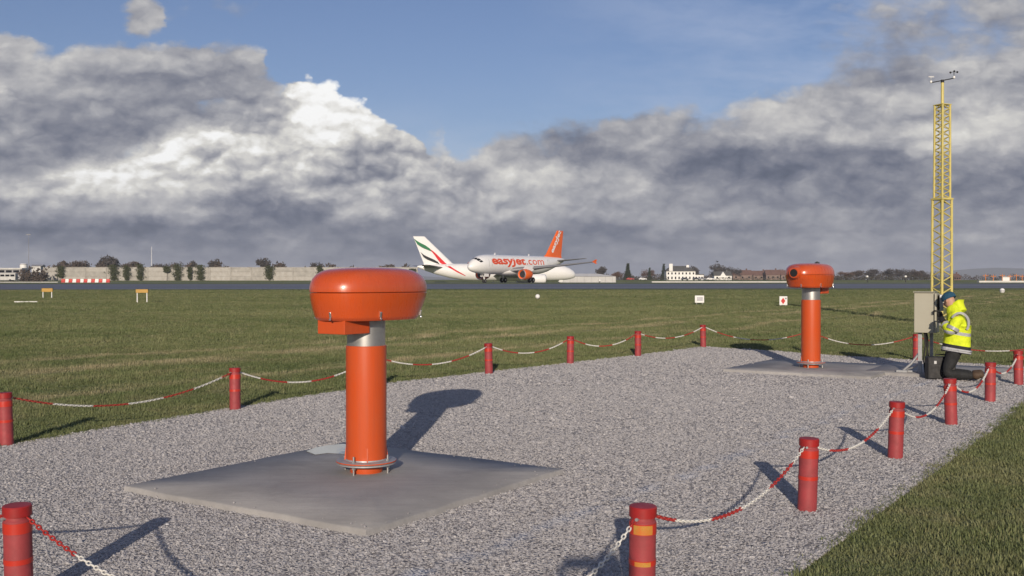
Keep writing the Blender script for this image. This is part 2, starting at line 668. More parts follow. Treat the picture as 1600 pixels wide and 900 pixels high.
field = sheet('ground', [-400, -40, 0, 25, 60, 100, 150, 195, 240, 270, 300, 320, 345, 380, 412, 425, 440, 470, 700, 1500, 3000, 9000],
              lambda Y: (-max(700, abs(Y) * 1.4), max(700, abs(Y) * 1.4)), 0.0, field_material())


def slant(Y, x):
    return Y


# runway: its near edge runs slightly away to the right
def runway():
    mb = MB()
    vs, fs = [], []
    N = 40
    xs = [-420 + 840 * i / N for i in range(N + 1)]
    ts = [0, 0.25, 0.5, 0.75, 1.0]
    for t_ in ts:
        for x in xs:
            near = 112 + (x + 60) * 0.10
            near = max(80, near)
            Y = near + (241 - near) * t_ if near < 238 else 238 + 3 * t_
            vs.append((x, Y, hill(Y) + 0.006))
    for j in range(len(ts) - 1):
        for i in range(N):
            a = j * (N + 1) + i
            fs.append((a, a + 1, a + N + 2, a + N + 1))
    mb.add(vs, fs)
    return tag(mb.build('runway', asphalt_material(), smooth=40), kind='structure')


runway_obj = runway()
paint = mat('runway_paint', (0.62, 0.62, 0.60), 0.7, var=0.35, scale=2.0)


def stripe(name, x0, y0, x1, y1, w, parent, m=None):
    d = (Vector((x1, y1)) - Vector((x0, y0))).normalized()
    nrm = Vector((-d.y, d.x)) * w / 2
    n = 8
    mb = MB()
    vs, fs = [], []
    for i in range(n + 1):
        p = Vector((x0, y0)).lerp(Vector((x1, y1)), i / n)
        for s in (-1, 1):
            q = p + nrm * s
            vs.append((q.x, q.y, hill(q.y) + 0.012))
    for i in range(n):
        fs.append((2 * i, 2 * i + 2, 2 * i + 3, 2 * i + 1))
    mb.add(vs, fs)
    return mb.build(name, m or paint, parent)


# painted edge lines and worn markings
stripe('edge_line', -18, 128, 30, 133, 0.9, runway_obj)
stripe('edge_line', 60, 150, 170, 162, 0.5, runway_obj)
stripe('edge_line', -190, 170, -120, 172, 0.6, runway_obj)
stripe('edge_line', -60, 205, 120, 216, 0.8, runway_obj)
# concrete edge strip beyond the runway, left and right
for (xa, Ya, xb, Yb, w) in ((-160, 430.5, -62, 430.5, 3.0), (95, 445, 300, 455, 4.0), (250, 380, 420, 390, 5.0)):
    pass


# ------------------------------------------------------------------ gravel bed
def gravel_colour(g, pos):
    v = g.voronoi(pos, 42.0, feature='F1', out='Color')
    f = g.sep(v)[0]
    c = g.ramp(f, [(0.0, (0.202, 0.188, 0.182)), (0.35, (0.312, 0.295, 0.286)), (0.7, (0.422, 0.401, 0.388)), (1.0, (0.644, 0.624, 0.603))])
    x, y, z = g.sep(pos)
    flat = g.comb(x, y, 0.0)
    big = g.noise(flat, 0.5, 4, 0.6)
    c = g.mix(g.remap(big, 0.35, 0.7, 0.0, 0.35), c, (0.282, 0.266, 0.253))
    # faded blue setting-out paint across the stones
    dist = g.m('ADD', g.m('ADD', g.m('MULTIPLY', x, 0.829), g.m('MULTIPLY', y, -0.559)), 3.50)
    wob = g.m('MULTIPLY', g.m('SUBTRACT', g.noise(flat, 1.2, 2, 0.5), 0.5), 0.35)
    ln = g.remap(g.m('ABSOLUTE', g.m('ADD', dist, wob)), 0.02, 0.11, 1.0, 0.0)
    ln = g.m('MULTIPLY', ln, g.remap(g.noise(flat, 2.2, 3, 0.6), 0.42, 0.62))
    return g.mix(g.m('MULTIPLY', ln, 0.38), c, (0.16, 0.30, 0.55))


def gravel_material(name, relief):
    m = bpy.data.materials.new(name)
    m.use_nodes = True
    t = m.node_tree
    g = NG(t)
    b = t.nodes['Principled BSDF']
    b.inputs['Roughness'].default_value = 0.85
    b.inputs['Specular IOR Level'].default_value = 0.25
    pos = t.nodes.new('ShaderNodeNewGeometry').outputs['Position']
    if relief:
        t.links.new(gravel_colour(g, pos), b.inputs['Base Color'])
        bn = t.nodes.new('ShaderNodeBump')
        bn.inputs['Strength'].default_value = 1.0
        bn.inputs['Distance'].default_value = 0.03
        t.links.new(g.voronoi(pos, 42.0, feature='F1'), bn.inputs['Height'])
        bn.invert = True
        t.links.new(bn.outputs[0], b.inputs['Normal'])
    else:
        oi = t.nodes.new('ShaderNodeObjectInfo')
        rc = g.ramp(oi.outputs['Random'], [(0.0, (0.330, 0.325, 0.332)), (0.3, (0.358, 0.352, 0.360)), (0.72, (0.388, 0.382, 0.390)), (0.98, (0.42, 0.413, 0.42)), (1.0, (0.60, 0.595, 0.60))])
        c = g.mix(0.3, rc, gravel_colour(g, pos))
        t.links.new(c, b.inputs['Base Color'])
    return m


GRAVEL_LIFT = 0.012
bm = bmesh.new()
ring = [bm.verts.new((p.x, p.y, SLOPE * p.y + GRAVEL_LIFT)) for p in gravel_outline]
low = [bm.verts.new((p.x, p.y, SLOPE * p.y - 0.05)) for p in gravel_outline]
bm.faces.new(ring)
for i in range(len(ring)):
    j = (i + 1) % len(ring)
    bm.faces.new((ring[i], low[i], low[j], ring[j]))
bmesh.ops.recalc_face_normals(bm, faces=bm.faces)
bmesh.ops.triangulate(bm, faces=bm.faces[:1])
gme = bpy.data.meshes.new('gravel_bed')
bm.to_mesh(gme)
bm.free()
gme.materials.append(gravel_material('gravel_bed', True))
gravel_bed = tag(link('gravel_bed', gme), kind='structure')


def scatter(name, pts, rot, scl, pick, protos):
    """one object whose points carry copies of a few small meshes (geometry nodes)"""
    me = bpy.data.meshes.new(name)
    me.vertices.add(len(pts))
    me.vertices.foreach_set('co', np.asarray(pts, np.float32).ravel())
    for nm, typ, arr in (('rot', 'FLOAT_VECTOR', rot), ('scl', 'FLOAT_VECTOR', scl), ('pick', 'INT', pick)):
        a = me.attributes.new(nm, typ, 'POINT')
        if typ == 'INT':
            a.data.foreach_set('value', np.asarray(arr, np.int32))
        else:
            a.data.foreach_set('vector', np.asarray(arr, np.float32).ravel())
    o = link(name, me)
    ng = bpy.data.node_groups.new(name + '_nodes', 'GeometryNodeTree')
    ng.interface.new_socket('Geometry', in_out='INPUT', socket_type='NodeSocketGeometry')
    ng.interface.new_socket('Geometry', in_out='OUTPUT', socket_type='NodeSocketGeometry')
    N = ng.nodes
    gi, go = N.new('NodeGroupInput'), N.new('NodeGroupOutput')
    coll = bpy.data.collections.new(name + '_pieces')          # holds the source pieces, not linked to the scene
    for i, p in enumerate(protos):
        po = bpy.data.objects.new('%s_piece_%02d' % (name, i), p)
        coll.objects.link(po)
    ci = N.new('GeometryNodeCollectionInfo')
    ci.inputs['Collection'].default_value = coll
    ci.inputs['Separate Children'].default_value = True
    ci.inputs['Reset Children'].default_value = True
    ip = N.new('GeometryNodeInstanceOnPoints')
    ip.inputs['Pick Instance'].default_value = True

    def attr(nm, typ):
        n = N.new('GeometryNodeInputNamedAttribute')
        n.data_type = typ
        n.inputs['Name'].default_value = nm
        return n.outputs['Attribute']
    L = ng.links.new
    L(gi.outputs[0], ip.inputs['Points'])
    L(ci.outputs[0], ip.inputs['Instance'])
    L(attr('pick', 'INT'), ip.inputs['Instance Index'])
    L(attr('rot', 'FLOAT_VECTOR'), ip.inputs['Rotation'])
    L(attr('scl', 'FLOAT_VECTOR'), ip.inputs['Scale'])
    L(ip.outputs[0], go.inputs[0])
    md = o.modifiers.new('scatter', 'NODES')
    md.node_group = ng
    return o


def stone_mesh(i, material):
    bm = bmesh.new()
    bmesh.ops.create_icosphere(bm, subdivisions=1, radius=0.5)
    r = random.Random(i)
    ax = (1.0, r.uniform(0.65, 0.95), r.uniform(0.5, 0.75))
    for v in bm.verts:
        k = r.uniform(0.78, 1.15)
        v.co = Vector((v.co.x * ax[0], v.co.y * ax[1], v.co.z * ax[2])) * k
    me = bpy.data.meshes.new('stone')
    bm.to_mesh(me)
    bm.free()
    me.materials.append(material)
    return me


stone_mat = gravel_material('gravel_stone', False)
stones = [stone_mesh(i, stone_mat) for i in range(6)]


def in_view(X, Y, z=0.0, margin=70):
    px = 800 + F * X / np.maximum(Y, 0.1)
    py = HZ + F * (CAM_Z - z) / np.maximum(Y, 0.1)
    return (px > -margin) & (px < 1600 + margin) & (py < 900 + margin * 2)


def ground_points(bands, poly=None, avoid=(), invert=False):
    """random points by distance band: (near, far, per square metre, size)"""
    P, S = [], []
    for y0, y1, dens, size in bands:
        w = y1 * 0.56 + 1.0
        n = int(dens * (y1 - y0) * 2 * w)
        X = rng.uniform(-w, w, n)
        Y = rng.uniform(y0, y1, n)
        k = in_view(X, Y)
        if poly is not None:
            ins = inside(poly, X, Y)
            k &= (~ins if invert else ins)
        for a in avoid:
            k &= ~inside(a, X, Y)
        P.append(np.stack([X[k], Y[k]], 1))
        S.append(np.full(k.sum(), size))
    return np.concatenate(P), np.concatenate(S)


def shrink(poly, k):
    c = sum(poly, Vector((0, 0))) / len(poly)
    return [c + (p - c) * k for p in poly]


gp, gs = ground_points([(3.6, 7.0, 8200, 0.0160), (7.0, 10.5, 5600, 0.0190), (10.5, 15.0, 3400, 0.0235), (15.0, 25.5, 1700, 0.030)], gravel_outline,
                       [shrink(PAD1, 0.975), shrink(PAD2, 0.96), shrink(PAD3, 0.95)])
n = len(gp)
gz = SLOPE * gp[:, 1] + GRAVEL_LIFT + gs * rng.uniform(-0.34, -0.04, n)
gsc = gs * rng.lognormal(0.0, 0.34, n)
# stray stones kicked onto the pads
for padc, cnt, size in ((PAD1, 60, 0.012), (PAD2, 20, 0.018)):
    c0 = sum(padc, Vector((0, 0))) / 4
    e = 1 - np.abs(rng.normal(0, 0.05, cnt))
    side_, f_ = rng.integers(0, 4, cnt), rng.uniform(0, 1, cnt)
    q = np.array([[padc[i].lerp(padc[(i + 1) % 4], f)[k_] for k_ in (0, 1)] for i, f in zip(side_, f_)])
    q = np.array([c0.x, c0.y]) + (q - np.array([c0.x, c0.y])) * e[:, None]
    sz = size * rng.lognormal(-0.15, 0.35, cnt)
    gp = np.concatenate([gp, q])
    gz = np.concatenate([gz, SLOPE * q[:, 1] + 0.058 + sz * 0.15])
    gsc = np.concatenate([gsc, sz])
n = len(gp)
gravel = scatter('gravel', np.column_stack([gp, gz]), rng.uniform(0, 6.28, (n, 3)) * np.array([0.12, 0.12, 1.0]), np.column_stack([gsc, gsc, gsc * 0.78]), rng.integers(0, 6, n), stones)
tag(gravel, 'loose pale grey crushed stone covering the fenced enclosure', 'gravel', kind='stuff')
print('stones', n)


# ------------------------------------------------------------------ grass
def tuft_mesh(i, material, blades, h, spread, width):
    r = random.Random(100 + i)
    vs, fs = [], []
    for _ in range(blades):
        a, d = r.uniform(0, 6.28), spread * math.sqrt(r.random())
        x, y = d * math.cos(a), d * math.sin(a)
        hh = h * r.uniform(0.45, 1.15)
        b = r.uniform(0, 6.28)
        lean = r.uniform(0.15, 0.9) * hh
        lx, ly = math.cos(b) * lean, math.sin(b) * lean
        w = width * r.uniform(0.7, 1.3)
        px, py = -math.sin(b) * w, math.cos(b) * w
        o = len(vs)
        vs += [(x - px, y - py, -0.01), (x + px, y + py, -0.01), (x + lx * 0.4 + px * 0.8, y + ly * 0.4 + py * 0.8, hh * 0.6),
               (x + lx * 0.4 - px * 0.8, y + ly * 0.4 - py * 0.8, hh * 0.6), (x + lx, y + ly, hh)]
        fs += [(o, o + 1, o + 2, o + 3), (o + 3, o + 2, o + 4)]
    me = bpy.data.meshes.new('tuft')
    me.from_pydata(vs, [], fs)
    me.materials.append(material)
    return me


def blade_material():
    m = bpy.data.materials.new('grass_blade')
    m.use_nodes = True
    t = m.node_tree
    g = NG(t)
    b = t.nodes['Principled BSDF']
    b.inputs['Roughness'].default_value = 0.6
    b.inputs['Specular IOR Level'].default_value = 0.2
    pos = t.nodes.new('ShaderNodeNewGeometry').outputs['Position']
    oi = t.nodes.new('ShaderNodeObjectInfo')
    c = grass_colour(g, pos, 1.0)
    c = g.mix(g.remap(oi.outputs['Random'], 0.80, 0.98, 0.0, 0.40), c, (0.33, 0.29, 0.16))
    c = g.mix(g.remap(oi.outputs['Random'], 0.2, 0.0, 0.0, 0.35), c, (0.09, 0.125, 0.042))
    t.links.new(c, b.inputs['Base Color'])
    return m


blade = blade_material()
tufts = [tuft_mesh(i, blade, 20, 0.050, 0.075, 0.0028) for i in range(5)]
xp, xs = ground_points([(3.6, 8.0, 520, 0.85), (8.0, 14.0, 330, 0.95), (14.0, 24.0, 170, 1.1), (24.0, 42.0, 60, 1.4), (42.0, 70.0, 22, 1.9), (70.0, 108.0, 9, 2.6)],
                       gravel_outline, invert=True)
k = xp[:, 1] < 106 + (xp[:, 0] + 60) * 0.10
xp, xs = xp[k], xs[k]
# ragged fringe creeping over the gravel edge
fr_p = []
for i in range(len(gravel_outline)):
    a_, b_ = gravel_outline[i], gravel_outline[(i + 1) % len(gravel_outline)]
    cnt = int((b_ - a_).length * 45)
    for f in rng.uniform(0, 1, cnt):
        q = a_.lerp(b_, f)
        d_ = Vector((-(b_ - a_).y, (b_ - a_).x)).normalized()
        q = q + d_ * abs(rng.normal(0, 0.045)) * (1 if rng.random() < 0.75 else -1)
        fr_p.append((q.x, q.y))
fr_p = np.array(fr_p)
fr_p = fr_p[in_view(fr_p[:, 0], fr_p[:, 1]) & (fr_p[:, 1] > 3.5)]
xp = np.concatenate([xp, fr_p])
xs = np.concatenate([xs, np.full(len(fr_p), 0.75)])
n = len(xp)
clump = 1 + 0.35 * np.sin(xp[:, 0] * 1.9 + 1.3 * np.sin(xp[:, 1] * 0.9)) * np.sin(xp[:, 1] * 1.5 + 1.7 * np.sin(xp[:, 0] * 0.7)) + 0.25 * np.sin(xp[:, 0] * 5.3 + xp[:, 1] * 2.1) * np.sin(xp[:, 1] * 4.7)
s_h = xs * rng.lognormal(0.0, 0.28, n) * clump * np.clip(0.62 + (xp[:, 1] - 4) * 0.025, 0.62, 1.0)
far_k = np.clip((xp[:, 1] - 24) / 60, 0, 1)
scl = np.column_stack([xs * 1.25, xs * 1.25, s_h * (0.8 - 0.35 * far_k)])
grass = scatter('grass', np.column_stack([xp, SLOPE * xp[:, 1]]), np.column_stack([np.zeros(n), np.zeros(n), rng.uniform(0, 6.28, n)]), scl, rng.integers(0, 5, n), tufts)
tag(grass, 'short winter grass of the airfield around the gravel enclosure', 'grass', kind='stuff')
print('tufts', n)

# ------------------------------------------------------------------ materials of the equipment
def weathered_orange(name, rough, coat):
    """sun-bleached orange paint with rain streaks and grime specks"""
    m = bpy.data.materials.new(name)
    m.use_nodes = True
    t = m.node_tree
    g = NG(t)
    b = t.nodes['Principled BSDF']
    b.inputs['Coat Weight'].default_value = coat
    b.inputs['Coat Roughness'].default_value = 0.12
    pos = t.nodes.new('ShaderNodeNewGeometry').outputs['Position']
    big = g.noise(pos, 3.0, 5, 0.6)
    streak = g.noise(g.v('MULTIPLY', pos, (26.0, 26.0, 1.6)), 1.0, 4, 0.6)
    speck = g.noise(pos, 95.0, 3, 0.7)
    c = g.mix(g.remap(big, 0.35, 0.7), (0.545, 0.072, 0.010), (0.50, 0.080, 0.018))
    c = g.mix(g.remap(streak, 0.52, 0.80, 0, 0.30), c, (0.34, 0.055, 0.016))
    c = g.mix(g.remap(streak, 0.42, 0.20, 0, 0.22), c, (0.58, 0.125, 0.045))
    c = g.mix(g.remap(speck, 0.66, 0.80, 0, 0.45), c, (0.20, 0.050, 0.022))
    t.links.new(c, b.inputs['Base Color'])
    t.links.new(g.remap(streak, 0.3, 0.7, rough - 0.06, rough + 0.12), b.inputs['Roughness'])
    bn = t.nodes.new('ShaderNodeBump')
    bn.inputs['Strength'].default_value = 0.05
    bn.inputs['Distance'].default_value = 0.01
    t.links.new(g.noise(pos, 22.0, 3, 0.5), bn.inputs['Height'])
    t.links.new(bn.outputs[0], b.inputs['Normal'])
    return m


ORANGE = weathered_orange('orange_paint', 0.42, 0.15)
ORANGE_GLOSS = weathered_orange('orange_gelcoat', 0.28, 0.45)
STEEL = mat('galvanised_steel', (0.55, 0.55, 0.54), 0.42, var=0.25, scale=14.0, metal=0.85)
ZINC = mat('dull_zinc', (0.46, 0.47, 0.48), 0.55, var=0.3, scale=20.0, metal=0.5)
BLACK = mat('black_rubber', (0.012, 0.012, 0.013), 0.6)
LENS = mat('dark_lens', (0.004, 0.004, 0.005), 0.08)
YELLOW = mat('yellow_paint', (0.62, 0.53, 0.17), 0.5, var=0.2, scale=6.0)
CABINET = mat('cabinet_beige', (0.40, 0.385, 0.31), 0.5, var=0.08, scale=3.0, bump=0.03)
WHITE = mat('white_paint', (0.78, 0.78, 0.76), 0.5, var=0.08, scale=4.0)
POST_RED = mat('post_red', (0.36, 0.050, 0.056), 0.6, color2=(0.25, 0.040, 0.044), scale=11.0, bump=0.08)
CAP_RED = mat('cap_red', (0.36, 0.018, 0.018), 0.5, var=0.3, scale=10.0)
BAND_RED = mat('band_red', (0.50, 0.034, 0.020), 0.4, var=0.1, scale=18.0)
REFLEX = mat('reflector_amber', (0.46, 0.27, 0.06), 0.3, color2=(0.55, 0.16, 0.03), scale=30.0)
CHAIN_RED = mat('chain_red', (0.42, 0.028, 0.022), 0.5, var=0.25, scale=12.0)
CHAIN_WHITE = mat('chain_white', (0.70, 0.69, 0.65), 0.5, var=0.2, scale=12.0)
LATCH = mat('latch_chrome', (0.75, 0.75, 0.74), 0.25, metal=0.9)


def concrete_material():
    m = bpy.data.materials.new('concrete_slab')
    m.use_nodes = True
    t = m.node_tree
    g = NG(t)
    b = t.nodes['Principled BSDF']
    b.inputs['Roughness'].default_value = 0.85
    pos = t.nodes.new('ShaderNodeNewGeometry').outputs['Position']
    big = g.noise(pos, 1.1, 5, 0.6)
    fine = g.noise(pos, 40.0, 5, 0.7)
    trowel = g.noise(g.v('MULTIPLY', pos, (1.2, 9.0, 1.0)), 1.6, 4, 0.6)
    c = g.mix(g.remap(big, 0.32, 0.68), (0.286, 0.277, 0.267), (0.424, 0.411, 0.395))
    c = g.mix(g.remap(trowel, 0.45, 0.75, 0, 0.5), c, (0.252, 0.246, 0.242))
    c = g.mix(g.remap(fine, 0.45, 0.8, 0, 0.4), c, (0.260, 0.254, 0.242))
    stain = g.noise(g.v('ADD', pos, (3.1, 0.7, 0.0)), 0.75, 6, 0.68, dist=0.6)
    c = g.mix(g.remap(stain, 0.50, 0.66, 0, 0.55), c, (0.195, 0.190, 0.185))
    rust = g.voronoi(pos, 5.0, feature='F1')
    c = g.mix(g.remap(rust, 0.02, 0.09, 0.35, 0.0), c, (0.156, 0.134, 0.111))
    t.links.new(c, b.inputs['Base Color'])
    bn = t.nodes.new('ShaderNodeBump')
    bn.inputs['Strength'].default_value = 0.35
    bn.inputs['Distance'].default_value = 0.01
    t.links.new(fine, bn.inputs['Height'])
    t.links.new(bn.outputs[0], b.inputs['Normal'])
    return m


CONCRETE = concrete_material()


def slab(name, corners, top, label):
    r = random.Random(hash(label) % 1000)
    pts = []
    n = len(corners)
    for i in range(n):
        a, b_ = corners[i], corners[(i + 1) % n]
        for k in range(10):
            q = a.lerp(b_, k / 10)
            d = Vector((-(b_ - a).y, (b_ - a).x)).normalized()
            pts.append(q + d * (r.uniform(-0.02, 0.012) if k else 0))
    c = sum(corners, Vector((0, 0))) / n
    rings = []
    for s_, z in ((1.004, -0.10), (1.0, top - 0.012), (0.990, top), (0.5, top + 0.004)):
        rings.append([((c + (p - c) * s_).x, (c + (p - c) * s_).y, SLOPE * (c + (p - c) * s_).y + z) for p in pts])
    mb = MB().loft(rings)
    return tag(mb.build(name, CONCRETE, smooth=50), label, 'concrete pad')


slab('concrete_pad', PAD1, 0.055, 'low square concrete pad under the nearer orange transmissometer')
# rain water standing in the far corner of the near pad
pw = []
for (x, y) in ((478, 706.5), (492, 701), (510, 697.5), (535, 695), (562, 697.5), (590, 702), (606, 706), (585, 708), (556, 706), (536, 711), (512, 709.5), (492, 712)):
    q = at(x, y)
    pw.append((q.x * 0.967, q.y * 0.967))
wm = bpy.data.materials.new('rain_water')
wm.use_nodes = True
wb = wm.node_tree.nodes['Principled BSDF']
wb.inputs['Base Color'].default_value = (0.10, 0.10, 0.105, 1)
wb.inputs['Roughness'].default_value = 0.04
wg = NG(wm.node_tree)
wbn = wm.node_tree.nodes.new('ShaderNodeBump')
wbn.inputs['Strength'].default_value = 0.06
wbn.inputs['Distance'].default_value = 0.005
wm.node_tree.links.new(wg.noise(wm.node_tree.nodes.new('ShaderNodeNewGeometry').outputs['Position'], 14.0, 2, 0.5), wbn.inputs['Height'])
wm.node_tree.links.new(wbn.outputs[0], wb.inputs['Normal'])
tag(MB().loft([[(x, y, SLOPE * y + 0.050) for x, y in pw], [(x, y, SLOPE * y + 0.0625) for x, y in pw]]).build('puddle', wm), kind='structure')
slab('concrete_pad', PAD2, 0.060, 'low concrete pad under the farther orange transmissometer')
slab('mast_footing', pad_corners(MAST_C, 0.7), 0.10, 'small concrete footing of the yellow lattice mast')
slab('concrete_pad', PAD3, 0.062, 'concrete pad under the beige equipment cabinet')


# ------------------------------------------------------------------ transmissometers
def egg(level, a, b, n=64, tail=0.0):
    """outline of the head in plan at a height level (0..1): +x is the beam end, which rises underneath"""
    out = []
    for i in range(n):
        t = 2 * math.pi * i / n
        c, s = math.cos(t), math.sin(t)
        e = 2.35
        x = a * math.copysign(abs(c) ** (2 / e), c)
        y = b * math.copysign(abs(s) ** (2 / e), s)
        if c > 0:
            y *= 1 - 0.10 * c * c
            x *= 1 - tail * c
        out.append((x, y))
    return out


def transmissometer(label, loc, rz, pole_top, vent=True, dx=0.06):
    t = thing('transmissometer', label, 'transmissometer', loc, rz)
    # pole on a flange raised on bolts
    z0 = 0.072
    MB().lathe([(0.10, 0.0), (0.135, 0.0), (0.137, 0.01), (0.137, z0), (0.10, z0)], 40).build('base_collar', ORANGE, t, smooth=35)
    pole = MB().lathe([(0.12, z0 + 0.016), (0.167, z0 + 0.016), (0.1705, z0 + 0.03), (0.1705, pole_top - 0.004), (0.165, pole_top), (0.12, pole_top)], 56).build('pole', ORANGE, t, smooth=35)
    fl = MB().lathe([(0.13, z0), (0.244, z0), (0.250, z0 + 0.004), (0.250, z0 + 0.012), (0.244, z0 + 0.016), (0.13, z0 + 0.016)], 56).build('base_flange', ZINC, t, smooth=35)
    MB().lathe([(0.14, z0 + 0.018), (0.246, z0 + 0.018), (0.252, z0 + 0.022), (0.252, z0 + 0.030), (0.246, z0 + 0.034), (0.176, z0 + 0.036), (0.173, z0 + 0.046), (0.15, z0 + 0.046)], 56).build('upper_flange', ZINC, fl, smooth=35)
    MB().lathe([(0.2515, z0 + 0.0215), (0.2535, z0 + 0.022), (0.2535, z0 + 0.030), (0.2515, z0 + 0.0305)], 56).build('flange_edge', ORANGE, fl, smooth=35)
    for k in range(4):
        a = math.radians(90 * k + 12)
        c, s = math.cos(a) * 0.205, math.sin(a) * 0.205
        MB().tube((c, s, -0.02), (c, s, z0 + 0.085), 0.008, n=10).tube((c, s, z0 + 0.034), (c, s, z0 + 0.050), 0.016, n=6).tube((c, s, z0 - 0.022), (c, s, z0 - 0.004), 0.016, n=6).build('anchor_bolt', STEEL, fl)
    for k in range(4):                                     # stiffening gussets
        a = math.radians(90 * k + 45)
        ca, sa = math.cos(a), math.sin(a)
        px, py = -sa * 0.004, ca * 0.004
        vs = []
        for s_ in (-1, 1):
            for (r_, z_) in ((0.168, z0 + 0.03), (0.185, z0 + 0.03), (0.168, z0 + 0.17)):
                vs.append((ca * r_ + px * s_, sa * r_ + py * s_, z_))
        MB().add(vs, [(0, 1, 2), (5, 4, 3), (0, 3, 4, 1), (1, 4, 5, 2), (2, 5, 3, 0)]).build('gusset', ORANGE, fl)
    neck_top = pole_top + 0.225
    MB().lathe([(0.12, pole_top - 0.02), (0.158, pole_top - 0.02), (0.160, pole_top + 0.0), (0.160, neck_top), (0.12, neck_top)], 56).build('neck', STEEL, t, smooth=35)
    # head shell: upper and lower halves meeting at a recessed seam
    zb = pole_top + 0.215
    A, B = 0.590, 0.362
    low = [(0.0, 0.60, 0.25), (0.004, 0.865, 0.20), (0.022, 0.905, 0.18), (0.034, 0.917, 0.17), (0.045, 0.922, 0.165), (0.10, 0.955, 0.12), (0.16, 0.98, 0.06), (0.20, 0.992, 0.03), (0.226, 0.996, 0.02), (0.230, 0.988, 0.02)]
    upp = [(0.234, 0.988, 0.02), (0.238, 1.0, 0.02), (0.27, 1.0, 0.02), (0.31, 0.985, 0.02), (0.345, 0.955, 0.03), (0.375, 0.905, 0.04), (0.400, 0.835, 0.05), (0.418, 0.745, 0.06), (0.430, 0.62, 0.06), (0.438, 0.44, 0.05), (0.442, 0.22, 0.0)]

    def rings(levels):
        return [[(x + dx, y, zb + z) for x, y in egg(z, A * s_, B * s_, tail=tl)] for z, s_, tl in levels]
    lower = MB().loft(rings(low)).build('lower_shell', ORANGE_GLOSS, t, smooth=32)
    upper = MB().loft(rings(upp)).build('upper_shell', ORANGE_GLOSS, t, smooth=32)
    # beam port: short tube with a dark throat at the front of the upper shell
    pz = zb + 0.265
    px = A - 0.02 + dx
    MB().add(*ring_tube(px - 0.20, px + 0.060, 0.126, 0.094, 0.066, pz)).build('beam_tube', ORANGE_GLOSS, t, smooth=32)
    MB().tube((px - 0.02, 0, pz), (px - 0.015, 0, pz), 0.070, n=32).build('lens', LENS, t)
    MB().lathe([(0.064, 0), (0.0695, 0), (0.0695, 0.006), (0.064, 0.006)], 32).build('lens_hood_ring', BLACK, t).matrix_local = Matrix.Translation((px + 0.058, 0, pz)) @ Matrix.Rotation(math.radians(90), 4, 'Y')
    # clamps that hold the shells
    for ang in (128, 188, 248, 308, 8, 68):
        a = math.radians(ang)
        ca, sa = math.cos(a), math.sin(a)
        e = 2.35
        x = A * 0.935 * math.copysign(abs(ca) ** (2 / e), ca)
        y = B * 0.935 * math.copysign(abs(sa) ** (2 / e), sa)
        if ca > 0:
            y *= 1 - 0.10 * ca * ca
            x *= 1 - 0.17 * ca
        nx, ny = ca / A, sa / B
        ln = math.hypot(nx, ny)
        nx, ny = nx / ln, ny / ln
        lt = MB().box((0, 0, 0), (0.020, 0.018, 0.046)).tube((0.006, 0, -0.03), (0.02, 0, -0.036), 0.010, n=8).build('latch', LATCH, t, bevel=0.004)
        lt.matrix_local = Matrix.Translation((x + dx + nx * 0.002, y + ny * 0.002, zb + 0.055)) @ Matrix.Rotation(math.atan2(ny, nx), 4, 'Z') @ Matrix.Rotation(math.radians(10), 4, 'Y')
    # electronics box hanging under the rear
    MB().box((-0.27, 0.0, zb - 0.047), (0.30, 0.30, 0.115)).build('rear_box', ORANGE, t, bevel=0.006)
    if vent:
        MB().tube((-0.12, 0.06, zb + 0.44), (-0.12, 0.06, zb + 0.462), 0.045, 0.04, 16).tube((-0.12, 0.06, zb + 0.46), (-0.12, 0.06, zb + 0.475), 0.02, n=10).build('vent_cap', BLACK, t, smooth=35)
    return t


def ring_tube(x0, x1, r0, r1, ri, z, n=40):
    """tube along x with a bore at its front end"""
    prof = [(x0, r0), (x0 + (x1 - x0) * 0.55, r0 * 0.86 + r1 * 0.14), (x1 - 0.012, r1), (x1, r1 - 0.008), (x1, ri), (x1 - 0.09, ri * 0.97)]
    vs, fs = [], []
    for (x, r) in prof:
        for i in range(n):
            a = 2 * math.pi * i / n
            vs.append((x, r * math.cos(a), z + r * math.sin(a)))
    for j in range(len(prof) - 1):
        for i in range(n):
            fs.append((j * n + i, j * n + (i + 1) % n, (j + 1) * n + (i + 1) % n, (j + 1) * n + i))
    return vs, fs


T1 = Vector((-1.178, 8.27, SLOPE * 8.27 + 0.056))
T2 = Vector((5.11, 17.50, SLOPE * 17.50 + 0.061))
beam = math.atan2(T2.y - T1.y, T2.x - T1.x)
transmissometer('near orange transmissometer whose bun-shaped head points away from the camera', T1, beam, 1.068, vent=False).scale = (0.958, 0.958, 0.958)
transmissometer('farther orange transmissometer whose round black port faces the camera', T2, beam + math.pi - math.radians(7), 1.222).scale = (0.948, 0.948, 0.948)

# ------------------------------------------------------------------ posts
POST_H = 0.515


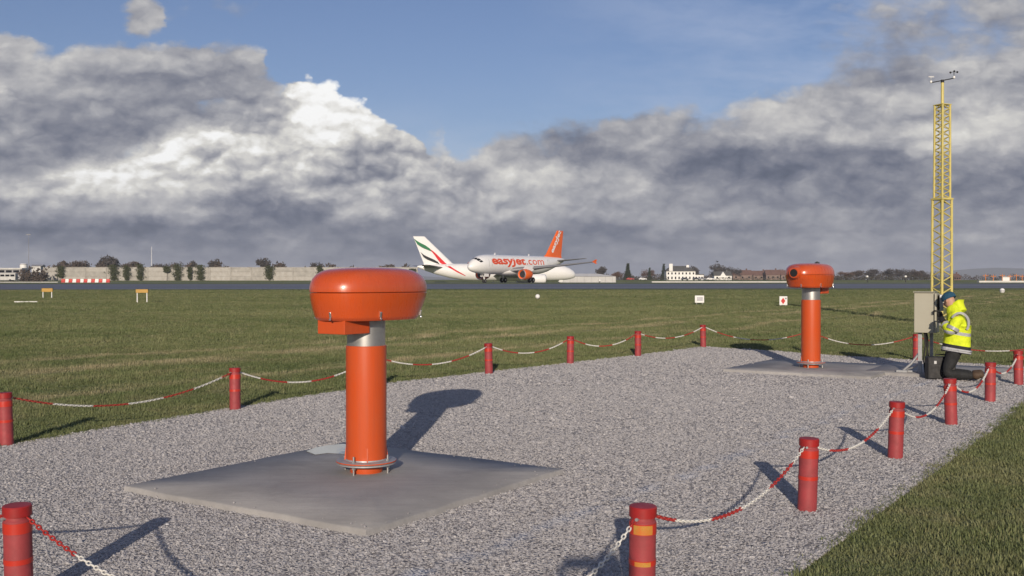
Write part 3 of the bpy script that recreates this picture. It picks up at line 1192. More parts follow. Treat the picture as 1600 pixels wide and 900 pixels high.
def post_meshes():
    r = 0.0655
    body = MB().lathe([(0.03, -0.03), (r, -0.03), (r, POST_H - 0.075), (r - 0.006, POST_H - 0.068), (r - 0.006, POST_H - 0.045), (0.03, POST_H - 0.045)], 28)
    cap = MB().lathe([(0.03, POST_H - 0.052), (r + 0.002, POST_H - 0.052), (r + 0.003, POST_H - 0.006), (r - 0.001, POST_H - 0.001), (r - 0.012, POST_H), (0.01, POST_H + 0.001)], 28)
    b1 = MB().lathe([(r - 0.004, POST_H - 0.135), (r + 0.0022, POST_H - 0.134), (r + 0.0022, POST_H - 0.082), (r - 0.004, POST_H - 0.081)], 28)
    b2 = MB().lathe([(r - 0.004, POST_H - 0.288), (r + 0.0022, POST_H - 0.287), (r + 0.0022, POST_H - 0.262), (r - 0.004, POST_H - 0.261)], 28)
    eyes = [MB().tube((0, s * 0.05, POST_H - 0.056), (0, s * 0.076, POST_H - 0.056), 0.0085, n=8) for s in (-1, 1)]
    return body, cap, b1, b2, eyes[0], eyes[1]


post_labels = {
    'R1': 'red post at the bottom of the picture with amber reflector patches',
    'R2': 'red post with its whole length in view, nearest on the right-hand row',
    'R3': 'third red post of the right-hand row, counted from the camera',
    'R4': 'fourth red post of the right-hand row, in front of the kneeling technician',
    'R5': 'fifth red post of the right-hand row, just right of the kneeling technician',
    'R6': 'last red post of the right-hand row, cut by the right picture edge',
    'L1': 'large red post in the bottom left corner of the picture',
    'A': 'red post of the left-hand row cut by the left picture edge',
    'B': 'red post between the left picture edge and the near transmissometer',
    'C': 'red post mostly hidden behind the near transmissometer pole',
    'D': 'first red post to the right of the near transmissometer, on the grass edge',
    'E': 'red post on the grass edge, second right of the near transmissometer',
    'F': 'red post on the grass edge, third right of the near transmissometer',
    'G': 'red post at the far corner of the gravel bed',
    'H': 'red post hidden behind the far transmissometer pole',
    'I': 'red post behind the grey cabinet',
    'R0': 'red corner post just below the picture, close to the camera',
    'L0': 'red post just left of the picture, left of the bottom corner post',
    'J': 'red post at the far right corner of the gravel bed, outside the picture',
}
POSTS = {}
for i in range(1, 7):
    POSTS['R%d' % i] = RIGHT0 + RIGHTD * (i - 2)
POSTS['R1'] = Vector((0.640, 5.04))
POSTS['L1'] = Vector((-2.44, 5.06))
POSTS['R0'] = Vector((-0.30, 3.62))
POSTS['L0'] = Vector((-4.62, 6.45))
for nm, (x, y) in dict(A=(9, 697), B=(367, 641), D=(764, 585), E=(891, 569), F=(997, 557), G=(1099, 543), I=(1432, 564)).items():
    POSTS[nm] = at(x, y).xy
POSTS['C'] = Vector((-1.98, 14.70))
POSTS['H'] = Vector((6.13, 21.1))
POSTS['J'] = Vector((9.25, 17.4))
parts = post_meshes()
names = ('body', 'cap', 'upper_band', 'lower_band', 'chain_eyelet', 'chain_eyelet')
pm = (POST_RED, CAP_RED, BAND_RED, BAND_RED, ZINC, ZINC)
proto_post = None
rp = random.Random(5)
for nm in post_labels:
    p = POSTS[nm]
    loc = (p.x, p.y, SLOPE * p.y + (0.0 if nm[0] in 'RL' else 0.0))
    rz = rp.uniform(-0.15, 0.15) + math.atan2(U_ALONG.y, U_ALONG.x) - math.pi / 2
    if proto_post is None:
        o = thing('barrier_post', post_labels[nm], 'post', loc, rz, 'red chain posts around the gravel bed')
        for a, b_, c in zip(names, parts, pm):
            b_.build(a, c, o, smooth=35)
        proto_post = o
    else:
        o = copy_tree(proto_post)
        o.location = loc
        o['label'] = post_labels[nm]
    o.rotation_euler = (rp.uniform(-0.035, 0.035), rp.uniform(-0.035, 0.035), rz)
    if nm == 'R1':
        near_post = (o, rz)
o, rz = near_post
for zc, hh, w in ((POST_H - 0.108, 0.045, 0.72), (POST_H - 0.276, 0.022, 0.60)):
    vs, fs = [], []
    r = 0.0655 + 0.0040
    n_ = 10
    a0 = math.atan2(-1, -0.10) - rz
    for i in range(n_ + 1):
        a = a0 + (i / n_ - 0.5) * 2 * w
        for z in (zc - hh / 2, zc + hh / 2):
            for rr in (r, r - 0.003):
                vs.append((rr * math.cos(a), rr * math.sin(a), z))
    for i in range(n_):
        a = 4 * i
        fs += [(a, a + 4, a + 6, a + 2), (a + 1, a + 3, a + 7, a + 5), (a, a + 1, a + 5, a + 4), (a + 2, a + 6, a + 7, a + 3)]
    fs += [(0, 2, 3, 1), (4 * n_, 4 * n_ + 1, 4 * n_ + 3, 4 * n_ + 2)]
    MB().add(vs, fs).build('reflector', REFLEX, o, smooth=35)


# ------------------------------------------------------------------ chains
PITCH = 0.030


def link_geo(n=10, k=5, L=0.041, W=0.026, r=0.0046):
    vs, fs = [], []
    rings = []
    for i in range(n):
        t = 2 * math.pi * i / n
        c, s = math.cos(t), math.sin(t)
        cx = math.copysign(abs(c) ** 0.8, c) * (L / 2 - r) if abs(c) > 1e-6 else 0
        cy = math.copysign(abs(s) ** 0.8, s) * (W / 2 - r) if abs(s) > 1e-6 else 0
        d = Vector((c, s, 0)).normalized()
        rings.append([(cx + d.x * r * math.cos(2 * math.pi * j / k), cy + d.y * r * math.cos(2 * math.pi * j / k), r * math.sin(2 * math.pi * j / k)) for j in range(k)])
    mb = MB()
    mb.loft(rings, closed=True)
    return mb


def link_mesh(name, material):
    me = link_geo().mesh(name)
    me.materials.append(material)
    for p in me.polygons:
        p.use_smooth = True
    return me


LINKS = [link_mesh('red_link', CHAIN_RED), link_mesh('white_link', CHAIN_WHITE)]
FAR_GEO = link_geo(6, 4, W=0.030, r=0.0070)


def chain(a, b, label, sag, near, phase, run=0.46):
    pa, pb = POSTS[a], POSTS[b]
    A3 = Vector((pa.x, pa.y, SLOPE * pa.y + POST_H - 0.058))
    B3 = Vector((pb.x, pb.y, SLOPE * pb.y + POST_H - 0.058))
    d = (B3 - A3).normalized()
    A3 += d * 0.072
    B3 -= d * 0.072
    pts = []
    M_ = 200
    for i in range(M_ + 1):
        t = i / M_
        p = A3.lerp(B3, t)
        p.z -= sag * 4 * t * (1 - t)
        pts.append(p)
    cum = [0.0]
    for p, q in zip(pts, pts[1:]):
        cum.append(cum[-1] + (q - p).length)
    total = cum[-1]
    n_ = max(2, int(round(total / PITCH)))
    t = thing('chain', label, 'chain', A3, 0.0, 'red and white plastic chains between the posts')
    runs = {}
    j = 0
    for i in range(n_):
        s = (i + 0.5) * total / n_
        while cum[j + 1] < s and j < M_ - 1:
            j += 1
        f = (s - cum[j]) / max(1e-9, cum[j + 1] - cum[j])
        p = pts[j].lerp(pts[j + 1], f) - A3
        tan = (pts[j + 1] - pts[j]).normalized()
        q = tan.to_track_quat('X', 'Z').to_matrix().to_4x4()
        m = Matrix.Translation(p) @ q @ Matrix.Rotation(math.radians(45 if i % 2 else -45), 4, 'X')
        w = int((s + phase) / run) % 2
        if near:
            o = bpy.data.objects.new('white_link' if w else 'red_link', LINKS[w])
            COL.objects.link(o)
            o.parent = t
            o.matrix_local = m
        else:
            key = (int((s + phase) / run), w)
            mb = runs.setdefault(key, MB())
            mb.add([m @ Vector(v) for v in FAR_GEO.v], FAR_GEO.f)
    for (k_, w), mb in runs.items():
        mb.build('white_links' if w else 'red_links', CHAIN_WHITE if w else CHAIN_RED, t)
    return t


spans = [('R0', 'R1', 'chain sagging into the photographer shadow at the bottom centre', 0.20, True, 0.27),
         ('R1', 'R2', 'nearest chain of the right-hand row, between the two largest posts there', 0.19, True, 0.12),
         ('R2', 'R3', 'second chain of the right-hand row, counted from the camera', 0.19, True, 0.46),
         ('R3', 'R4', 'third chain of the right-hand row, counted from the camera', 0.19, True, 0.20),
         ('R4', 'R5', 'fourth chain of the right-hand row, in front of the technician boots', 0.19, False, 0.45),
         ('R5', 'R6', 'chain between the last two red posts of the right-hand row', 0.19, False, 0.60),
         ('L1', 'R0', 'chain running down right from the bottom left corner post', 0.20, True, 0.04),
         ('L0', 'L1', 'chain leaving the picture to the left of the bottom left post', 0.20, True, 0.52),
         ('A', 'B', 'chain on the grass edge from the left picture edge to the first post', 0.22, True, 0.0),
         ('B', 'C', 'chain on the grass edge that ends behind the near transmissometer', 0.20, False, 0.55),
         ('C', 'D', 'chain on the grass edge just right of the near transmissometer', 0.21, False, 0.15),
         ('D', 'E', 'chain on the grass edge, second right of the near transmissometer', 0.17, False, 0.62),
         ('E', 'F', 'chain on the grass edge, third right of the near transmissometer', 0.17, False, 0.05),
         ('F', 'G', 'chain on the grass edge leading to the far corner post', 0.18, False, 0.70),
         ('G', 'H', 'chain on the far side, left of the far transmissometer', 0.20, False, 0.60),
         ('H', 'I', 'chain on the far side between the far transmissometer and the cabinet', 0.20, False, 0.10),
         ('I', 'J', 'chain on the far side right of the kneeling technician', 0.20, False, 0.05),
         ('R6', 'J', 'chain leaving the picture at the right edge, behind the last post', 0.19, False, 0.2)]
for i_, s_ in enumerate(spans):
    s_ = list(s_)
    s_[3] *= 1 + 0.12 * math.sin(i_ * 2.3)
    chain(*s_)

# ------------------------------------------------------------------ lattice mast with wind sensor
mast = thing('wind_mast', 'tall yellow two-stage lattice mast carrying a wind sensor crossarm', 'mast', (MAST_C.x, MAST_C.y, SLOPE * MAST_C.y + 0.102), math.radians(24))
MK = MAST_Y / 18.25
mast.scale = (MK, MK, MK)


def stage(name, z0, z1, w0, w1, nb, r, rb):
    o = bpy.data.objects.new(name, None)
    o.empty_display_size = 0.1
    COL.objects.link(o)
    o.parent = mast
    legs = [(-1, -1), (1, -1), (1, 1), (-1, 1)]

    def P(k, z):
        w = (w0 + (w1 - w0) * (z - z0) / (z1 - z0)) / 2
        return (legs[k][0] * w, legs[k][1] * w, z)
    for k in range(4):
        MB().tube(P(k, z0), P(k, z1), r, n=8).build('leg', YELLOW, o, smooth=40)
    for k in range(4):
        for i in range(nb):
            za, zb_ = z0 + (z1 - z0) * i / nb, z0 + (z1 - z0) * (i + 1) / nb
            a, b_ = (k, (k + 1) % 4) if (i + k) % 2 else ((k + 1) % 4, k)
            MB().tube(P(a, za), P(b_, zb_), rb, n=6).build('brace', YELLOW, o, smooth=40)
    return o


def mz(y):
    return (up(y, MAST_C.y) - (SLOPE * MAST_C.y + 0.102)) / MK


z_mid, z_top = mz(313), mz(165)
stage('lower_stage', 0.0, z_mid, 0.232, 0.222, 21, 0.023, 0.0100)
MB().box((0, 0, z_mid + 0.02), (0.27, 0.27, 0.035)).build('joint_plate', YELLOW, mast, bevel=0.004)
stage('upper_stage', z_mid + 0.037, z_top, 0.186, 0.178, 27, 0.020, 0.0085)
MB().box((0, 0, z_top + 0.008), (0.22, 0.22, 0.016)).build('top_plate', YELLOW, mast, bevel=0.003)
MB().box((0, 0, 0.008), (0.40, 0.40, 0.016)).build('base_plate', ZINC, mast, bevel=0.003)
z_arm = mz(127)
MB().tube((0, 0, z_top), (0, 0, z_arm - 0.01), 0.026, n=14).build('top_tube', YELLOW, mast, smooth=40)
arm = MB().tube((-0.20, 0.0, z_arm - 0.03), (0.21, 0.0, z_arm + 0.05), 0.009, n=8).tube((0, 0, z_arm - 0.03), (0, 0, z_arm + 0.02), 0.03, n=12).build('crossarm', BLACK, mast)
arm.rotation_euler = (0, 0, math.radians(-24))
for s_, za in ((-1, z_arm - 0.03), (1, z_arm + 0.05)):
    o = MB().lathe([(0.008, -0.01), (0.020, 0.0), (0.022, 0.02), (0.018, 0.034), (0.008, 0.038)], 16, (s_ * 0.205, 0, za)).build('sensor_body', WHITE, arm, smooth=40)
cup = MB().tube((0.205, 0, z_arm + 0.10), (0.205, 0, z_arm + 0.16), 0.006, n=6)
for k in range(3):
    a = math.radians(120 * k + 10)
    c, s = math.cos(a), math.sin(a)
    cup.tube((0.205, 0, z_arm + 0.16), (0.205 + c * 0.06, s * 0.06, z_arm + 0.16), 0.004, n=5)
    cup.ball((0.205 + c * 0.065, s * 0.065, z_arm + 0.16), 0.019, 8, 6)
cup.build('cup_anemometer', BLACK, arm)
MB().tube((-0.205, 0, z_arm + 0.02), (-0.205, 0, z_arm + 0.085), 0.005, n=6).box((-0.20, 0, z_arm + 0.075), (0.10, 0.004, 0.022)).build('wind_vane', ZINC, arm)

# ------------------------------------------------------------------ equipment cabinet on its post
CAB_Y = 16.50
cx = CAB_Y * (1449 - 800) / F
cab = thing('equipment_cabinet', 'beige steel equipment cabinet on a galvanised post beside the yellow mast', 'cabinet', (cx, CAB_Y, SLOPE * CAB_Y + 0.06), math.radians(-29))


def cz(y):
    return up(y, CAB_Y) - (SLOPE * CAB_Y + 0.06)


h0, h1 = cz(519.5), cz(457)
MB().box((-0.03, 0, (h0 + h1) / 2), (0.30, 0.30, h1 - h0)).build('cabinet_body', CABINET, cab, bevel=0.008)
door = MB().box((0.145, -0.015, (h0 + h1) / 2 - 0.004), (0.030, 0.36, h1 - h0 - 0.016)).build('door', CABINET, cab, bevel=0.005)
MB().box((0.172, -0.17, (h0 + h1) / 2), (0.020, 0.012, 0.30)).build('door_gasket', BLACK, door)
open_leaf = MB().box((0.205, -0.02, (h0 + h1) / 2 + 0.16), (0.055, 0.22, 0.26), 0.2).build('inner_tray', ZINC, cab, bevel=0.004)
MB().box((-0.03, 0, h1 + 0.008), (0.33, 0.38, 0.014)).build('rain_roof', CABINET, cab, bevel=0.004)
MB().box((-0.105, -0.02, h0 / 2), (0.06, 0.045, h0)).build('post', ZINC, cab, bevel=0.004)
MB().box((0.05, 0.13, h0 / 2), (0.05, 0.045, h0)).build('post', ZINC, cab, bevel=0.004)
br = MB().path([(-0.11, 0.0, h0 * 0.5), (-0.24, -0.02, h0 * 0.22), (-0.36, -0.02, 0.03)], 0.022, n=8).path([(-0.10, 0.02, h0 * 0.25), (-0.22, 0.06, h0 * .12), (-0.34, 0.12, 0.03)], 0.016, n=8).build('diagonal_brace', ZINC, cab, smooth=50)
MB().box((-0.38, -0.02, 0.02), (0.16, 0.12, 0.035)).box((-0.27, 0.10, 0.014), (0.22, 0.06, 0.025)).build('foot_plate', ZINC, cab, bevel=0.004)
cable = MB()
for k, (x0, x1) in enumerate(((-0.04, -0.05), (0.0, -0.01), (-0.02, 0.03))):
    cable.path([(x0, -0.05, h0 + 0.01), (x0 + 0.02, -0.06, h0 * 0.7), (x1, -0.03, h0 * 0.35), (x1 + 0.02, 0.02, 0.0)], 0.012, n=6)
cable.build('cable', BLACK, cab, smooth=50)

# ------------------------------------------------------------------ small things on the grass
SIGN_YELLOW = mat('sign_yellow', (0.46, 0.27, 0.05), 0.5, var=0.1, scale=5.0)
GREY = mat('grey_paint', (0.30, 0.30, 0.31), 0.6, var=0.15, scale=4.0)
DARK = mat('dark_grey', (0.03, 0.03, 0.033), 0.6, var=0.2, scale=4.0)
RED = mat('sign_red', (0.55, 0.035, 0.03), 0.5, var=0.1, scale=6.0)


def frangible_sign(x, y_base, y_top, y_bot, w_px, label):
    p = at(x, y_base)
    s = p.y / F
    t = thing('taxiway_sign', label, 'sign', p, 0.0, 'yellow airfield signs on two legs')
    w = w_px * s
    z0, z1 = (y_base - y_bot) * s, (y_base - y_top) * s
    MB().box((0, 0, (z0 + z1) / 2), (w, 0.10, z1 - z0)).build('panel', SIGN_YELLOW, t, bevel=0.01)
    MB().box((0, 0, z1 + 0.012), (w * 1.02, 0.12, 0.02)).build('panel_cap', DARK, t)
    for q in (-1, 1):
        MB().tube((q * w * 0.40, 0, 0), (q * w * 0.40, 0, z0 + 0.004), 0.035, 0.03, 10).tube((q * w * 0.40, 0, 0), (q * w * 0.40, 0, 0.03), 0.06, n=10).build('leg', WHITE, t, smooth=40)


frangible_sign(74, 466, 450.5, 456, 17, 'yellow airfield sign on two white legs nearest the left picture edge')
frangible_sign(222, 473, 452, 457.5, 19, 'yellow airfield sign on two white legs, right of the other yellow sign')

p = at(45, 473)
tag(MB().tube((p.x - 0.85, p.y, p.z + 0.05), (p.x + 0.45, p.y + 0.1, p.z + 0.05), 0.035, n=8).build('marker_tube', WHITE), 'white tube lying on the grass below the left yellow sign', 'tube')

p = at(840, 468)
t = thing('edge_light', 'small white globe light on a stem in the grass below the aircraft', 'light', p)
MB().ball((0, 0, 0.20), 0.155, 16, 10).build('globe', WHITE, t, smooth=60)
MB().tube((0, 0, 0), (0, 0, 0.09), 0.04, n=10).build('stem', DARK, t, smooth=40)

p = at(1093, 476)
t = thing('notice_board', 'small white notice board standing in the grass, left one of two', 'notice board', p, math.radians(-8))
MB().box((0, 0, 0.30), (0.50, 0.05, 0.40)).build('board', WHITE, t, bevel=0.02)
MB().box((0.02, -0.028, 0.31), (0.33, 0.008, 0.22)).build('faded_print', mat('faded_print', (0.52, 0.52, 0.55), 0.6, var=0.3, scale=30.0), t)
for q in (-1, 1):
    MB().box((q * 0.16, 0.02, 0.06), (0.04, 0.04, 0.14)).build('leg', GREY, t)
p = at(1224, 479)
t = thing('notice_board', 'small white board with a red diamond standing in the grass', 'notice board', p, math.radians(5))
MB().box((0, 0, 0.30), (0.42, 0.05, 0.46)).build('board', WHITE, t, bevel=0.02)
c = (-0.02, -0.030, 0.29)
MB().add([(c[0], c[1], c[2] - 0.17), (c[0] + 0.12, c[1], c[2]), (c[0], c[1], c[2] + 0.17), (c[0] - 0.12, c[1], c[2]),
          (c[0], c[1] + 0.006, c[2] - 0.17), (c[0] + 0.12, c[1] + 0.006, c[2]), (c[0], c[1] + 0.006, c[2] + 0.17), (c[0] - 0.12, c[1] + 0.006, c[2])],
         [(0, 1, 2, 3), (7, 6, 5, 4), (0, 4, 5, 1), (1, 5, 6, 2), (2, 6, 7, 3), (3, 7, 4, 0)]).build('red_diamond', RED, t)
MB().box((0.12, -0.030, 0.42), (0.10, 0.010, 0.08)).build('corner_mark', GREY, t)
for q in (-1, 1):
    MB().box((q * 0.13, 0.02, 0.04), (0.04, 0.04, 0.10)).build('leg', GREY, t)
p = at(1566, 459)
t = thing('edge_marker', 'round white edge marker with a dark band at the right of the field', 'marker', p)
MB().ball((0, 0, 0.26), (0.21, 0.21, 0.22), 16, 10).build('globe', WHITE, t, smooth=60)
MB().lathe([(0.19, 0.22), (0.216, 0.22), (0.216, 0.29), (0.19, 0.29)], 20).build('dark_band', GREY, t, smooth=40)
MB().tube((0, 0, 0), (0, 0, 0.08), 0.05, n=8).build('stem', DARK, t)

# bare wet soil beside the wheel track
c = at(958, 516)
pts = []
for i in range(28):
    a = 2 * math.pi * i / 28
    r_ = 1 + 0.25 * math.sin(3 * a + 1) + 0.12 * math.sin(7 * a)
    x, y = c.x + 1.15 * r_ * math.cos(a), c.y + 0.55 * r_ * math.sin(a)
    pts.append((x, y, SLOPE * y + 0.012))
mud = MB().loft([[(x, y, z - 0.06) for x, y, z in pts], pts]).build('mud_patch', mat('wet_soil', (0.075, 0.068, 0.066), 0.55, var=0.4, scale=3.0, bump=0.6, bscale=12.0))
tag(mud, kind='structure')

# ------------------------------------------------------------------ aircraft
PLANE_WHITE = mat('aircraft_white', (0.80, 0.80, 0.79), 0.32, var=0.05, scale=0.6, coat=0.3)
PLANE_GREY = mat('aircraft_grey', (0.22, 0.225, 0.24), 0.42, var=0.12, scale=0.8)
PLANE_METAL = mat('aircraft_bare_metal', (0.62, 0.62, 0.63), 0.3, metal=0.8)
EZ_ORANGE = mat('livery_orange', (0.80, 0.135, 0.015), 0.35, var=0.06, scale=1.0)
EZ_TEXT = mat('livery_lettering', (0.70, 0.085, 0.025), 0.4)
FLAG_RED = mat('flag_red', (0.62, 0.012, 0.018), 0.4)
FLAG_GREEN = mat('flag_green', (0.012, 0.16, 0.055), 0.4)
FLAG_BLACK = mat('flag_black', (0.012, 0.012, 0.014), 0.4)
GLASS = mat('cockpit_glass', (0.008, 0.009, 0.011), 0.1)
TYRE = mat('tyre_rubber', (0.018, 0.018, 0.019), 0.8)

AIRFOIL = [(0.0, 0.0), (0.02, 0.032), (0.10, 0.062), (0.28, 0.078), (0.50, 0.066), (0.75, 0.034), (1.0, 0.003), (1.0, -0.003), (0.75, -0.018), (0.50, -0.032), (0.28, -0.042), (0.10, -0.036), (0.02, -0.020)]


def wing_loft(secs, thick=1.0):
    """secs: (le_x, y, z, chord)"""
    return [[(x + c * u, y, z + c * w * thick) for u, w in AIRFOIL] for (x, y, z, c) in secs]


def fin_loft(secs, thick=0.8):
    """secs: (le_x, z, chord)"""
    sym = [(u, (w if i < 7 else None)) for i, (u, w) in enumerate(AIRFOIL)]
    half_ = [(u, w * 0.85) for u, w in AIRFOIL[:7]]
    prof = half_ + [(u, -w) for u, w in reversed(half_[1:])]
    return [[(x + c * u, c * w * thick, z) for u, w in prof] for (x, z, c) in secs]


class Body:
    def __init__(self, st):
        self.st = st

    def at(self, x):
        st = self.st
        for (a, ra, za), (b, rb, zb_) in zip(st, st[1:]):
            if x <= b:
                f = max(0.0, (x - a) / (b - a))
                return ra + (rb - ra) * f, za + (zb_ - za) * f
        return st[-1][1], st[-1][2]

    def side(self, x, z, s, off=0.03, fin=None):
        r, zc = self.at(x)
        k = r * r - (z - zc) ** 2
        y = math.sqrt(k) if k > 0 else 0.0
        if fin:
            y = max(y, fin)
        return (x, s * (y + off), z)


def wheel(name, parent, c, r, w):
    x, y, z = c
    o = MB().lathe([(r * 0.5, -w / 2), (r * 0.86, -w / 2), (r, -w * 0.28), (r, w * 0.28), (r * 0.86, w / 2), (r * 0.5, w / 2)], 20).build(name, TYRE, parent, smooth=40)
    o.matrix_local = Matrix.Translation(c) @ Matrix.Rotation(math.radians(90), 4, 'X')
    hub = MB().lathe([(0.05, -w / 2 - 0.01), (r * 0.45, -w / 2 + 0.01), (r * 0.5, 0), (r * 0.45, w / 2 - 0.01), (0.05, w / 2 + 0.01)], 16).build('hub', PLANE_METAL, o, smooth=40)
    return o


def airliner(t, st, wing, stab, fin, engine, gear, fin_mat, eng_mat, tip_mat=None):
    body = Body(st)
    n_ = 40
    rings = [[(x, r * math.sin(2 * math.pi * i / n_), zc + r * 1.03 * math.cos(2 * math.pi * i / n_)) for i in range(n_)] for x, r, zc in st]
    fus = MB().loft(rings).build('fuselage', PLANE_WHITE, t, smooth=50)
    for s in (-1, 1):
        w = MB().loft(wing_loft([(a, s * b, c, d) for a, b, c, d in wing], 1.35)).build('wing', PLANE_GREY, t, smooth=50)
        lx, ly, lz, lc = wing[-1]
        if tip_mat:
            vs = [(lx, s * (ly + 0.02), lz + 0.05), (lx + lc, s * (ly + 0.02), lz), (lx + lc * 1.15, s * (ly + 0.1), lz + 0.55), (lx + lc * 0.75, s * (ly + 0.1), lz + 0.55), (lx + lc * 1.1, s * (ly + 0.1), lz - 0.35), (lx + lc * 0.8, s * (ly + 0.1), lz - 0.35)]
            v2 = [(x, y + s * 0.06, z) for x, y, z in vs]
            mb = MB()
            mb.add(vs[:4] + v2[:4], [(0, 1, 2, 3), (7, 6, 5, 4), (0, 4, 5, 1), (1, 5, 6, 2), (2, 6, 7, 3), (3, 7, 4, 0)])
            q = [vs[0], vs[1], vs[4], vs[5], v2[0], v2[1], v2[4], v2[5]]
            mb.add(q, [(3, 2, 1, 0), (4, 5, 6, 7), (0, 4, 7, 3), (3, 7, 6, 2), (2, 6, 5, 1)])
            mb.build('wingtip_fence', tip_mat, w)
        MB().loft(wing_loft([(a, s * b, c, d) for a, b, c, d in stab], 0.8)).build('tailplane', PLANE_GREY, t, smooth=50)
        ex, ey, ez, er, el_ = engine
        nac = MB().loft([[(ex + x * el_, s * ey + er * r * math.sin(2 * math.pi * i / 28), ez + er * r * math.cos(2 * math.pi * i / 28)) for i in range(28)]
                         for x, r in ((0.12, 0.60), (0.02, 0.80), (0.0, 0.87), (0.03, 0.94), (0.14, 1.0), (0.42, 1.0), (0.72, 0.86), (0.86, 0.72), (0.862, 0.5))]).build('engine', eng_mat, t, smooth=50)
        MB().loft([[(ex + x * el_, s * ey + er * r * math.sin(2 * math.pi * i / 28), ez + er * r * math.cos(2 * math.pi * i / 28)) for i in range(28)]
                   for x, r in ((0.05, 0.775), (-0.004, 0.83), (-0.006, 0.875), (0.035, 0.952))], cap=False).build('inlet_lip', PLANE_METAL, nac, smooth=50)
        MB().loft([[(ex + x * el_, s * ey + er * r * math.sin(2 * math.pi * i / 28), ez + er * r * math.cos(2 * math.pi * i / 28)) for i in range(28)]
                   for x, r in ((0.10, 0.76), (0.105, 0.2), (0.03, 0.05))]).build('fan', DARK, nac, smooth=30)
        MB().loft([[(ex + x * el_, s * ey + er * r * math.sin(2 * math.pi * i / 20), ez + er * r * math.cos(2 * math.pi * i / 20)) for i in range(20)]
                   for x, r in ((0.80, 0.52), (1.02, 0.40), (1.15, 0.12))]).build('exhaust', PLANE_METAL, nac, smooth=50)
        MB().loft([[(ex + el_ * 0.18, s * ey - 0.14, ez + er * 0.9), (ex + el_ * 0.18, s * ey + 0.14, ez + er * 0.9), (ex + el_ * 1.1, s * ey + 0.14, ez + er * 0.55), (ex + el_ * 1.1, s * ey - 0.14, ez + er * 0.55)],
                   [(ex + el_ * 0.45, s * ey - 0.12, ez + er * 1.55), (ex + el_ * 0.45, s * ey + 0.12, ez + er * 1.55), (ex + el_ * 1.5, s * ey + 0.12, ez + er * 1.45), (ex + el_ * 1.5, s * ey - 0.12, ez + er * 1.45)]]).build('pylon', PLANE_WHITE, t)
    finob = MB().loft(fin_loft(fin)).build('fin', fin_mat, t, smooth=50)
    # belly fairing
    ng_x, mg_x, mg_y, wr, rr = gear
    # nose gear
    g_ = MB().tube((ng_x, 0, wr * 0.8), (ng_x + 0.1, 0, body.at(ng_x)[1] - body.at(ng_x)[0] + 0.3), 0.09, n=10).tube((ng_x, 0, wr * 1.6), (ng_x - 0.9, 0, body.at(ng_x)[1] - body.at(ng_x)[0] + 0.2), 0.05, n=8).box((ng_x - 0.05, 0, wr * 2.6), (0.25, 0.30, 0.22)).build('nose_gear', PLANE_WHITE, t, smooth=40)
    for s in (-1, 1):
        wheel('wheel', g_, (ng_x, s * wr * 0.62, wr), wr, wr * 0.6)
        MB().box((ng_x + 0.1, s * 0.5, body.at(ng_x)[1] - body.at(ng_x)[0] - 0.25), (1.5, 0.04, 0.7)).build('gear_door', PLANE_WHITE, g_)
        mg = MB().tube((mg_x, s * mg_y, rr * 0.9), (mg_x, s * (mg_y + 0.2), wing[0][2] + 0.2), 0.16, n=10).build('main_gear', PLANE_WHITE, t, smooth=40)
        for q in (-1, 1):
            wheel('wheel', mg, (mg_x, s * mg_y + q * rr * 0.8, rr), rr, rr * 0.7)
    return body, fus, finob


def subdivide(me, limit):
    bm = bmesh.new()
    bm.from_mesh(me)
    bmesh.ops.triangulate(bm, faces=bm.faces)
    for _ in range(7):
        ed = [e for e in bm.edges if e.calc_length() > limit]
        if not ed:
            break
        bmesh.ops.subdivide_edges(bm, edges=ed, cuts=1)
        bmesh.ops.triangulate(bm, faces=bm.faces)
    bm.to_mesh(me)
    bm.free()


def text_mesh(body_text, bold=0.0, shear=0.0):
    cu = bpy.data.curves.new('lettering', 'FONT')
    cu.body = body_text
    cu.offset = bold
    cu.shear = shear
    cu.resolution_u = 3
    cu.space_character = 0.98
    ob = bpy.data.objects.new('lettering', cu)
    COL.objects.link(ob)
    dg = bpy.context.evaluated_depsgraph_get()
    me = bpy.data.meshes.new_from_object(ob.evaluated_get(dg))
    bpy.data.objects.remove(ob)
    return me


def decal(name, me, mapper, material, parent, limit=0.35):
    subdivide(me, limit)
    for v in me.vertices:
        v.co = mapper(v.co)
    me.materials.clear()
    me.materials.append(material)
    return link(name, me, parent)


def poly_mesh(pts):
    me = bpy.data.meshes.new('decal')
    bm = bmesh.new()
    f = bm.faces.new([bm.verts.new((x, y, 0)) for x, y in pts])
    bm.to_mesh(me)
    bm.free()
    return me


def fit(me):
    xs = [v.co.x for v in me.vertices]
    return min(xs), max(xs)


